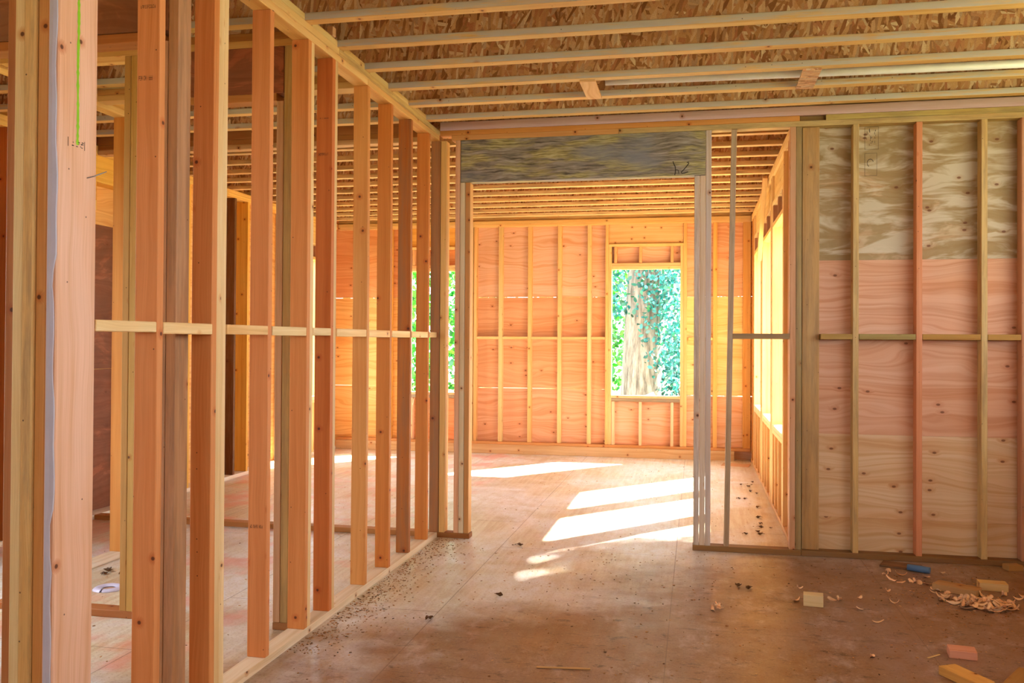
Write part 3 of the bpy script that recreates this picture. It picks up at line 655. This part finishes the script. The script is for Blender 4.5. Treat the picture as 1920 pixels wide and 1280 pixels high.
# outer wall on the left: windows lighting the small room, studs beyond
XO = (XW-.139, XW)
T(board('bottom_plate', XO, (YB, YF-.002), (0, TK), 'wood', '#eadfd0'), 'whitish bottom plate of the outer left wall', 'wall plate')
T(board('top_plate', XO, (YB, YF+.018), (ZT, ZT+TK), 'wood', '#f0bd6c'), 'lower top plate of the outer left wall', 'wall plate')
T(board('top_plate', XO, (YB, YF+.018), (ZT+TK+.0006, ZJ), 'wood', '#eab468'), 'upper top plate of the outer left wall', 'wall plate')
side_window('window_6', 3.05, 4.55, .35, 2.45, XO, -1)
side_window('window_7', 9.9, 10.9, .735, 2.47, XO, -1)
kk = 0
for y, c, m, lb in ((5.02, '#cf7c3c', 'wood', 'nearest to the small-room window'), (5.45, '#c0662c', 'wood', 'second past the small-room window'), (5.86, '#b8642e', 'wood', 'third past the small-room window'), (6.9, '#e8ab52', 'wood', 'first beyond the cross wall'), (7.32, '#e8ab52', 'wood', 'second beyond the cross wall'),
             (7.75, '#edb552', 'wood', 'third beyond the cross wall'), (8.17, '#f0bd62', 'wood', 'yellow, third before the dark pair'), (8.62, '#6a3c18', 'old', 'dark weathered, seen right of the three-ply post'), (8.9, '#edb252', 'wood', 'yellow, just past the dark weathered one'), (9.25, '#ecb04c', 'wood', 'yellow, second past the dark weathered one'),
             (11.05, '#f0c050', 'wood', 'last before the far left corner')):
    T(board('wall_stud', XO, (y, y+TK), (TK, ZT), m, c), 'outer left wall stud, ' + lb, 'wall stud', 'studs of the outer left wall')
w = empty('window_8', (XO[1], 6.1, 2.5)); tag(w, kind='structure')
board('header', (XO[0], XO[1]-.003), (5.90, 6.85), (2.72, ZT-.001), 'wood', '#efb552', parent=w, axis=1)
board('header_plate', XO, (5.90, 6.41), (2.682, 2.719), 'wood', '#efb048', parent=w, axis=1)
board('head_board', XO, (5.90, 6.41), (2.49, 2.57), 'wood', '#eec070', parent=w, axis=1)
board('cripple_stud', XO, (6.37, 6.41), (2.571, 2.681), 'wood', '#e0a050', parent=w)
for z0, z1, y0, y1, c, lb in ((0, 1.2, 4.6, 6.88, '#a5562a', 'low reddish-brown'), (1.205, 2.4, 4.6, 6.88, '#985024', 'mid-height reddish-brown')):
    o = board('plywood_sheet', (XO[0]-.0005, XO[0]+.012), (y0, y1), (z0 if z0 else TK+.001, z1), 'ply_d', c, axis=1, ch=.0005); tag(o, lb + ' plywood sheet of the outer left wall in the small room', 'plywood sheet')

# ------------------------------------------------------------------ I-joists overhead
JD = .0635
def joist(yfar, x0, x1, lab, c1, c2, grp, side='flange'):
    j = empty('floor_joist', ((x0+x1)/2, yfar-JD/2, ZJ)); tag(j, lab, 'joist', grp)
    bf = board('bottom_flange', (x0, x1), (yfar-JD, yfar), (ZJ+.0006, ZJ+.0386), side, c1, parent=j, axis=0, ch=.002)
    bf.data.materials.append(M['wood'])
    for p in bf.data.polygons:
        if p.normal.z < -.5: p.material_index = 1        # clean underside, greyed sides
    board('top_flange', (x0, x1), (yfar-JD, yfar), (3.278, 3.316), 'moss', c2, parent=j, axis=0, ch=.002)
    ym = yfar-JD/2
    web = board('web', (x0, x1), (ym-.005, ym+.005), (ZJ+.0386, 3.278), 'osb', c1, parent=j, axis=0, ch=0)
    for lp in web.data.uv_layers[0].data: lp.uv = (lp.uv[0]+yfar*3.7, lp.uv[1]+yfar)
    return j
near = [4.141-.405*k for k in (2, 1)] + [4.141, 4.547, 4.947, 5.352, 5.757, 6.150]
ords = ['eighth', 'seventh', 'sixth', 'fifth', 'fourth', 'third', 'second', 'first']
for y, od in zip(near, ords):
    joist(y, XW-.1, XE+.1, '%s joist on the near side of the cross wall, counted from that wall' % od, jit('#e0b67c', .03), jit('#b58a58'), 'joists over the near room')
far = [6.565+.4095*k for k in range(12)]
ordf = ['first', 'second', 'third', 'fourth', 'fifth', 'sixth', 'seventh', 'eighth', 'ninth', 'tenth', 'eleventh', 'twelfth']
for y, od in zip(far, ordf):
    if y > YF: continue
    joist(y, XW-.1, XR+.13, '%s joist of the far room, counted from the cross wall' % od, jit('#dcb98a', .04), jit('#c08c50'), 'joists over the far room', 'moss')
# blocks on the left partition plates between joists
for k in range(2, 8):
    y0 = near[k-1]+.002; y1 = near[k]-JD-.002
    T(board('plate_block', (XL-.075, XL-.002), (y0+.02, y1-.0), (ZJ+.0004, ZJ+.036), 'wood', jit('#dcb87e'), axis=1),
      'flat block lying on the left partition top plate, %s from the cross wall' % ['', 'nearest', 'second', 'third', 'fourth', 'fifth', 'sixth'][8-k if 8-k < 7 else 6], 'plate block', 'blocks on the left partition top plate')
T(board('wood_offcut', (XL-.03, XL+.006), (4.40, 4.44), (ZJ+.0365, ZJ+.085), 'wood', '#e6b08c', axis=0), 'little pinkish offcut standing on a plate block of the left partition', 'offcut')
# OSB straps under two joists and the white pipe
for x0, x1, lb in ((-.690, -.595, 'left'), (.588, .690, 'right')):
    T(board('strap_board', (x0, x1), (5.352-.03, 5.757-.045), (ZJ-.0115, ZJ), 'osb' if x0 > 0 else 'ply', '#e0b070', axis=1, ch=.0005), '%s of the two short boards bridging the second and third joists' % lb, 'board', 'short boards bridging two joists')
pp = tube('pipe', [(-.55, 5.46, ZJ+.026), (1.2, 5.525, ZJ+.026), (XE+.05, 5.56, ZJ+.026)], .0245, 'white', n=16)
tag(pp, 'long white pipe running between two joists at upper right', 'pipe')

# ------------------------------------------------------------------ things on the floor
def block(nm, x, y, rz, sx, sy, sz, c, lab, cat='wood offcut', m='wood', rx=0, ry=0, z=0.0, grp=None):
    o = board(nm, (-sx/2, sx/2), (-sy/2, sy/2), (0, sz), m, c, ch=.002); o.location = (x, y, z+.0004); o.rotation_euler = (rx, ry, rz); tag(o, lab, cat, grp); return o
block('wood_offcut', .640, 5.235, -.12, .105, .075, .062, '#e0c494', 'short pale offcut block standing alone right of the floor centre')
block('wood_offcut', 1.500, 5.700, -.55, .24, .11, .038, '#b98a5c', 'flat brown offcut lying at the upper end of the shavings pile')
block('wood_offcut', 1.722, 5.800, -.10, .155, .085, .045, '#e0bb84', 'light offcut block at the right of the shavings pile')
block('wood_offcut', 1.215, 4.530, -.13, .118, .088, .038, '#d9927a', 'pink-striped offcut block near the lower right corner')
block('wood_offcut', 1.14, 4.19, .5, .09, .22, .038, '#d99a4e', 'orange offcut cut by the bottom right edge, left one', rx=0)
block('wood_offcut', 1.34, 4.16, -.55, .07, .26, .050, '#a8743a', 'brown offcut cut by the bottom right edge, right one')
block('wood_offcut', 2.00, 6.33, .3, .10, .07, .035, '#b98a54', 'small offcut at the foot of the plywood-backed wall by the right edge')
block('wood_scrap', 1.31, 6.26, -.35, .24, .14, .012, '#8a5a2c', 'thin brown board scrap leaning on the bottom plate at right', 'board scrap', 'ply_d')
bh = tube('tool_handle', [(1.33, 6.165, .023), (1.39, 6.135, .022), (1.45, 6.105, .021)], [.019, .022, .020], 'blue', n=12); tag(bh, 'blue plastic cylinder lying beside the brown scrap at the wall foot', 'tool')
block('wood_strip', -.575, 3.975, .12, .24, .012, .006, '#caa070', 'thin wood strip on the floor at bottom centre', 'wood strip')
block('wood_strip', 1.085, 4.50, .75, .09, .009, .004, '#e0c090', 'short pale splinter left of the pink-striped offcut', 'wood strip')
block('wood_strip', 2.02, 4.55, -.55, .22, .03, .02, '#8a6234', 'dark strip of wood at the right edge of the floor', 'wood strip')
block('cardboard_piece', .46, 10.95, -.2, .32, .20, .006, '#c99468', 'curled cardboard scrap in the far right corner of the far room', 'cardboard', 'paper', rx=.06)
# white plastic ring in the small room
bm = bmesh.new(); n = 40; prof = [(.040, .004), (.050, .013), (.066, .016), (.080, .010), (.088, .001), (.086, 0), (.040, 0)]
rings = [[bm.verts.new((r0*math.cos(2*math.pi*i/n), r0*math.sin(2*math.pi*i/n), z0)) for (r0, z0) in prof] for i in range(n)]
for i in range(n):
    if i == 30: continue
    for j in range(len(prof)-1): bm.faces.new((rings[i][j], rings[(i+1) % n][j], rings[(i+1) % n][j+1], rings[i][j+1]))
bmesh.ops.recalc_face_normals(bm, faces=bm.faces[:])
for f in bm.faces: f.smooth = True
me = bpy.data.meshes.new('plastic_ring'); bm.to_mesh(me); bm.free(); me.uv_layers.new(name='UVMap')
rg = link('plastic_ring', me, M['lilac'], None, None, (-3.345, 4.665, .0006)); tag(rg, 'white plastic ring lid lying on the small-room floor at lower left', 'plastic lid')

def curl_mesh(r, L, W, R, twist):
    bm = bmesh.new(); n = 12; rows = []
    for i in range(n+1):
        t = i/n; a = (t-.5)*L/R
        w = W*(.55+.45*math.sin(math.pi*min(1, t*1.15+.05)))*(1+.15*r.uniform(-1, 1))
        tw = twist*t
        c = Vector((R*math.sin(a), 0, R*(1-math.cos(a))))
        d = Vector((math.sin(tw)*.3, math.cos(tw), .35*math.sin(tw)))
        rows.append((bm.verts.new(c-d*w/2), bm.verts.new(c+Vector((0, 0, .15*w))), bm.verts.new(c+d*w/2)))
    for i in range(n):
        for j in range(2): bm.faces.new((rows[i][j], rows[i][j+1], rows[i+1][j+1], rows[i+1][j]))
    me = bpy.data.meshes.new('wood_shaving'); bm.normal_update(); bm.to_mesh(me); bm.free(); uv_box(me, 0)
    zmin = min(v.co.z for v in me.vertices)
    for v in me.vertices: v.co.z -= zmin
    for p in me.polygons: p.use_smooth = True
    return me
rs = random.Random(21); shav = []
def shaving(x, y, s=1.0, z=0, lab='curled pale wood shaving in the pile at the lower right', grp='wood shavings in the right-hand pile'):
    me = curl_mesh(rs, rs.uniform(.05, .105)*s, rs.uniform(.020, .040)*s, rs.uniform(.028, .075)*s, rs.uniform(-1.4, 1.4))
    o = link('wood_shaving', me, M['curl'], None, jit('#eebd8c', .08), (x, y, z+.0006)); o.rotation_euler = (rs.uniform(-.5, .5), rs.uniform(-.35, .35), rs.uniform(0, 6.28))
    sol = o.modifiers.new('thickness', 'SOLIDIFY'); sol.thickness = .0012
    tag(o, lab, 'wood shaving', grp); return o
pile = [(1.549, 5.504), (1.549, 5.40), (1.602, 5.34), (1.45, 5.45), (1.50, 5.47), (1.58, 5.45), (1.63, 5.42), (1.66, 5.38), (1.52, 5.38), (1.40, 5.50), (1.47, 5.36), (1.62, 5.49), (1.70, 5.44), (1.56, 5.32), (1.44, 5.40)]
for (x, y) in pile:
    for q in range(4): shaving(x+rs.uniform(-.04, .04), y+rs.uniform(-.035, .035), 1.0, z=.0+q*.006)
trail = [(1.179, 6.011), (1.181, 5.895), (1.225, 5.843), (1.30, 5.86), (1.33, 5.84), (1.367, 5.82), (1.43, 5.80), (1.37, 5.72), (1.36, 5.65), (1.40, 5.68), (1.44, 5.66), (1.86, 5.66), (1.92, 5.60), (1.80, 5.60), (1.90, 5.70), (1.98, 5.62), (1.74, 5.66), (1.62, 5.62), (1.68, 5.86), (1.20, 6.10), (1.26, 6.02)]
for (x, y) in trail: shaving(x, y, .85, lab='wood shaving in the loose trail around the offcuts near the plywood-backed wall', grp='wood shavings trailing towards the wall')
for (x, y, lb) in ((.761, 5.36, 'just right of the pale offcut block'), (.800, 5.37, 'second right of the pale offcut block'), (.916, 5.425, 'third right of the pale offcut block'), (.880, 5.215, 'star-shaped, between pale block and pile'), (.931, 4.985, 'bright one in front of the pile, by a dark streak'),
                   (.60, 5.575, 'small one behind the pale offcut block'), (1.09, 5.38, 'halfway from the pale block to the pile'), (1.10, 5.62, 'lone one left of the trail'), (.80, 4.42, 'tiny one low down near the bottom edge'), (1.40, 6.0, 'lone one below the wall stud'), (1.53, 6.14, 'lone one before the third stud of the right wall'), (.56, 5.30, 'touching the left of the pale offcut block')):
    shaving(x, y, .75, lab='single wood shaving, ' + lb, grp='scattered single shavings')
# crumpled curl clump
for k in range(7):
    shaving(.105+rs.uniform(-.022, .022), 5.04+rs.uniform(-.02, .02), .62, z=.004*k, lab='tight curl in the little clump of shavings right of centre', grp='clump of tight curls')
# dry leaves
def leaf(x, y, s, lab, grp, mat='dry'):
    bm = bmesh.new(); n = 8; pr = [math.sin(math.pi*i/n)**.7 for i in range(n+1)]
    mid = [bm.verts.new((s*(i/n-.5), 0, .12*s*math.sin(i*.9)+.1*s)) for i in range(n+1)]
    for sg in (-1, 1):
        ed = [bm.verts.new((s*(i/n-.5)+.03*s*((i % 2)*2-1), sg*s*.32*pr[i], .1*s+.16*s*pr[i]+.05*s*math.sin(i*1.7+sg))) for i in range(n+1)]
        for i in range(n): bm.faces.new((mid[i], mid[i+1], ed[i+1], ed[i]) if sg > 0 else (mid[i+1], mid[i], ed[i], ed[i+1]))
    me = bpy.data.meshes.new('dry_leaf'); bm.normal_update(); bm.to_mesh(me); bm.free()
    zm = min(v.co.z for v in me.vertices)
    for v in me.vertices: v.co.z -= zm
    o = link('dry_leaf', me, M[mat], None, None, (x, y, .001)); o.rotation_euler = (0, 0, rs.uniform(0, 6.28)); tag(o, lab, 'dry leaf', grp)
for k in range(22): leaf(-3.40+rs.uniform(-.22, .22)+.0, 4.98+rs.uniform(-.06, .12), rs.uniform(.03, .055), 'dry brown leaf in the litter beside the short inner wall', 'dry leaves in the small room')
for k in range(16):
    t = rs.random(); leaf(.60-rs.random()**2*.25, 7.0+t*3.4, rs.uniform(.035, .06), 'dry leaf along the foot of the window wall', 'dry leaves along the window wall')
for (x, y, lb) in ((-1.23, 6.28, 'brown leaf beside the end of the left partition plate'), (-1.36, 4.52, 'brown leaf on the open floor near the two-ply pair'), (-1.10, 5.02, 'pale chip-like leaf in the open floor'), (.31, 5.49, 'dark red-brown leaf left of the pale offcut block'), (.25, 5.53, 'dark leaf behind the clump of curls')):
    leaf(x, y, .06, lb, None)
# small chips and sawdust
CLR = [(1.5, 5.7, .16, .12), (1.722, 5.8, .11, .08), (1.215, 4.53, .09, .08), (1.14, 4.19, .12, .16), (1.34, 4.16, .16, .18), (2.0, 6.33, .1, .08), (1.31, 6.3, .2, .2), (2.02, 4.55, .16, .12), (-3.345, 4.665, .12, .12), (.46, 10.95, .25, .2), (.64, 5.235, .09, .08), (-3.3, 4.235, .45, .07), (-2.03, 4.235, .08, .07), (-3.1, 6.46, 1.3, .07), (-3.78, 4.9, .07, .5), (-.575, 3.975, .15, .05), (1.085, 4.5, .06, .06)]
def chips(nm, pts, lab, s0, s1, mat, color):
    bm = bmesh.new()
    for (x, y) in pts:
        if any(abs(x-p) < q and abs(y-t) < u for p, t, q, u in CLR): continue
        a = rs.uniform(0, 6.28); l = rs.uniform(s0, s1); w = l*rs.uniform(.15, .6); ca, sa = math.cos(a), math.sin(a); h = rs.uniform(.001, .004)
        top = [bm.verts.new((x+ca*u*l-sa*v*w, y+sa*u*l+ca*v*w, h)) for u, v in ((-.5, -.3), (.4, -.5), (.5, .4), (-.3, .5))]
        bot = [bm.verts.new((v.co.x, v.co.y, .0002)) for v in top]
        bm.faces.new(top)
        for i in range(4): bm.faces.new((top[i], bot[i], bot[(i+1) % 4], top[(i+1) % 4]))
    bmesh.ops.recalc_face_normals(bm, faces=bm.faces[:])
    me = bpy.data.meshes.new(nm); bm.normal_update(); bm.to_mesh(me); bm.free(); uv_box(me, 0)
    o = link(nm, me, M[mat], None, color); tag(o, lab, 'wood debris', None, 'stuff')
P1 = [(XL+.01+abs(rs.gauss(0, .12)), rs.uniform(3.9, 6.4)) for _ in range(900)] + [(min(2.3, rs.gauss(1.45, .28)), min(6.35, rs.gauss(5.55, .25))) for _ in range(330)] + [(rs.uniform(-1.8, 2.2), rs.uniform(3.6, 6.4)) for _ in range(420)] \
    + [(rs.uniform(-1.7, .5), rs.uniform(6.6, 11)) for _ in range(120)] + [(rs.uniform(-4.5, -2.0), rs.uniform(3.3, 8.5)) for _ in range(260)]

P2 = [(rs.uniform(-1.8, 2.3), rs.uniform(3.6, 6.4)) for _ in range(420)] + [(rs.uniform(-1.6, .6), rs.uniform(6.6, 11)) for _ in range(110)] + [(rs.uniform(.8, 2.4), rs.uniform(4.0, 6.3)) for _ in range(380)]
M['crumbs'] = leaf_mat('wood_crumbs', ['#d9a56e', '#a06a38', '#e6bd8a', '#6b4420', '#d49c66', '#b07a46', '#4a2e18', '#dcae78'])
chips('wood_chips', P1+P2, 'fine wood chips, bark crumbs and sawdust scattered over the subfloor', .004, .015, 'crumbs', '#e0b07c')

# ------------------------------------------------------------------ outdoors
g = board('ground', (-40, 40), (-30, 60), (-.75, -.70), 'ground', '#888888', ch=0); tag(g, kind='structure')
M['leaf_teal'] = leaf_mat('ivy_leaf', ['#0a4a49', '#156a66', '#0d5650', '#4a9a94', '#073a36', '#1f7a4c'])
M['leaf_green'] = leaf_mat('maple_leaf', ['#1c7a18', '#3fa022', '#176a22', '#7fc048', '#0f5a2c', '#2f9030'])
rt = random.Random(77)
def leaves(name, n, center, rad, size, mat, parent, shell=False, cyl=None):
    bm = bmesh.new()
    for _ in range(n):
        if cyl:
            a = rt.uniform(0, 6.283); rr = cyl[0]*(1+abs(rt.gauss(0, .35))); p = Vector((math.cos(a)*rr, math.sin(a)*rr, rt.uniform(cyl[1], cyl[2])))
        else:
            while True:
                p = Vector((rt.uniform(-1, 1), rt.uniform(-1, 1), rt.uniform(-1, 1)))
                if p.length < 1: break
            p = Vector((p.x*rad[0], p.y*rad[1], p.z*rad[2]))
        p += Vector(center); s = size*rt.uniform(.6, 1.3)
        q = Vector((rt.uniform(-1, 1), rt.uniform(-1, 1), rt.uniform(-1, 1))).normalized(); w = q.orthogonal().normalized()
        w = (Matrix.Rotation(rt.uniform(0, 6.28), 3, q) @ w); h = q.cross(w)
        vs = [bm.verts.new(p+w*a*s+h*b2*s) for a, b2 in ((-.5, 0), (-.2, .32), (.2, .28), (.55, 0), (.2, -.28), (-.2, -.32))]
        bm.faces.new(vs)
    me = bpy.data.meshes.new(name); bm.to_mesh(me); bm.free(); me.uv_layers.new(name='UVMap')
    o = link(name, me, M[mat], parent); o['kind'] = 'stuff'
    return o
def tree(x, y, r, h, lab, fol, lean=0.0):
    t = empty('tree', (x, y, -.70)); tag(t, lab, 'tree')
    pts = [(lean*(i/6)**1.4, .05*math.sin(i), h*i/6) for i in range(7)]
    tr = tube('trunk', pts, [r*(1.15-.55*i/6) for i in range(7)], 'bark', n=20); tr.parent = t
    for (nm, n, c, rad, s, m, cyl) in fol: leaves(nm, n, c, rad, s, m, t, cyl=cyl)
    for k in range(5):
        a = rt.uniform(0, 6.28); z = rt.uniform(h*.35, h*.9); L = rt.uniform(1.2, 2.4)
        b = tube('branch', [(lean*(z/h)**1.4, 0, z), (math.cos(a)*L*.5, math.sin(a)*L*.5, z+.35*L), (math.cos(a)*L, math.sin(a)*L, z+.55*L)], [r*.22, r*.15, r*.05], 'bark', n=8); b.parent = t
    return t
tree(-1.05, 17.2, .36, 7.5, 'ivy-covered grey tree trunk outside the far window', [('ivy', 1500, (0, 0, 0), None, .10, 'leaf_teal', (.42, 2.6, 6.2)), ('foliage', 2600, (.75, -.3, 3.2), (.85, .6, 2.3), .085, 'leaf_teal', None)], .25)
tree(-3.0, 20.5, .10, 6.5, 'slender leafy tree left of the ivy-covered trunk outside', [('foliage', 3400, (.55, 0, 3.0), (1.2, .9, 2.6), .13, 'leaf_green', None)], .1)
tree(.9, 24.5, .16, 8.5, 'teal-leaved tree right of the ivy-covered trunk outside', [('foliage', 5200, (-.4, 0, 4.2), (2.4, 1.2, 3.6), .14, 'leaf_teal', None)], .1)
tree(-6.3, 18.0, .16, 6.0, 'bright green leafy tree outside the far-left window', [('foliage', 4800, (.9, 0, 3.0), (1.9, 1.0, 2.8), .14, 'leaf_green', None)], .1)
def bush(x, y, r, h, n, m, lab):
    t = empty('bush', (x, y, -.70)); tag(t, lab, 'bush')
    for k in range(4):
        a = k*1.6; b = tube('stem', [(0, 0, 0), (math.cos(a)*r*.4, math.sin(a)*r*.4, h*.6), (math.cos(a)*r*.7, math.sin(a)*r*.7, h*.95)], [.03, .02, .01], 'bark', n=6); b.parent = t
    leaves('foliage', n, (0, 0, h*.52), (r, r*.8, h*.5), .11, m, t)
bush(-3.6, 28.0, 1.6, 2.6, 1800, 'leaf_green', 'green bush at the lower left of the far window view')
bush(-.15, 20.8, .85, 2.4, 1800, 'leaf_teal', 'teal bush at the lower right of the far window view')
bush(-8.2, 24.0, 1.5, 2.8, 1500, 'leaf_green', 'low bush seen through the far-left window')
tree(3.5, 10.75, .05, 5.0, 'small tree outside the window wall that dapples the nearest sun patch', [('foliage', 1700, (-.15, -.42, 5.5), (.75, .40, .9), .13, 'leaf_green', None)])
rb = tube('root', [(-1.45, 15.6, -.72), (-1.25, 15.6, .05), (-1.0, 15.6, .42), (-.7, 15.6, .55)], [.06, .07, .07, .05], 'bark', n=10); tag(rb, 'thick crooked limb crossing the foot of the ivy-covered trunk', 'branch')
# ------------------------------------------------------------------ light
W = bpy.data.worlds.new('daylight_sky'); S.world = W; W.use_nodes = True
nt = W.node_tree; nt.nodes.clear()
o_ = nt.nodes.new('ShaderNodeOutputWorld'); bg = nt.nodes.new('ShaderNodeBackground')
bg.inputs[0].default_value = (.80, .90, 1.0, 1); bg.inputs[1].default_value = 15.0
nt.links.new(bg.outputs[0], o_.inputs[0])
sl = bpy.data.lights.new('sun', 'SUN'); sl.energy = 150; sl.angle = math.radians(1.2); sl.color = (1, .95, .86)
so = bpy.data.objects.new('sun', sl); COL.objects.link(so)
so.rotation_euler = Vector((-1, -1.15, -1.32)).to_track_quat('-Z', 'Y').to_euler()
def portal(loc, size, direction):
    l = bpy.data.lights.new('window_portal', 'AREA'); l.shape = 'RECTANGLE'; l.size, l.size_y = size
    l.cycles.is_portal = True
    o = bpy.data.objects.new('window_portal', l); COL.objects.link(o); o.location = loc
    o.rotation_euler = Vector(direction).to_track_quat('-Z', 'Z').to_euler()
for (y0, y1, z0, z1) in WINR: portal((XR+.16, (y0+y1)/2, (z0+z1)/2), (y1-y0, z1-z0), (-1, 0, 0))
for (x0, x1, z0, z1) in WINF: portal(((x0+x1)/2, FS[1]+.03, (z0+z1)/2), (x1-x0, z1-z0), (0, -1, 0))
for (y0, y1, z0, z1) in WLn + [(9.9, 10.9, .735, 2.47)]: portal((XW-.16, (y0+y1)/2, (z0+z1)/2), (y1-y0, z1-z0), (1, 0, 0))
portal((XE+.11, 2.75, 2.24), (5.9, 1.48), (-1, 0, 0))
portal((.1, YB-.11, 2.25), (1.4, 1.1), (0, 1, 0))

# ------------------------------------------------------------------ camera
cam = bpy.data.cameras.new('camera'); co = bpy.data.objects.new('camera', cam); COL.objects.link(co); S.camera = co
cam.sensor_width = 36; cam.lens = 1684.5/1920*36; cam.shift_y = -18.36/1920; cam.clip_start = .05; cam.clip_end = 200
yaw, pit, rol = math.radians(11.604749), math.radians(.587774), math.radians(.327968)
rr = Vector((math.cos(yaw), math.sin(yaw), 0)); fw = Vector((-math.sin(yaw)*math.cos(pit), math.cos(yaw)*math.cos(pit), math.sin(pit)))
up = rr.cross(fw); r2 = rr*math.cos(rol)+up*math.sin(rol); u2 = -rr*math.sin(rol)+up*math.cos(rol)
mw = Matrix((( r2.x, u2.x, -fw.x, 0), (r2.y, u2.y, -fw.y, 0), (r2.z, u2.z, -fw.z, H), (0, 0, 0, 1)))
co.matrix_world = mw

S.view_settings.view_transform = 'Standard'; S.view_settings.look = 'None'; S.view_settings.gamma = 1; S.view_settings.exposure = -0.7
S.view_settings.use_curve_mapping = False
c = S.cycles
c.use_denoising = True; c.use_adaptive_sampling = True; c.adaptive_threshold = .03; c.max_bounces = 6; c.diffuse_bounces = 5; c.glossy_bounces = 3; c.sample_clamp_indirect = 12; c.caustics_reflective = False; c.caustics_refractive = False
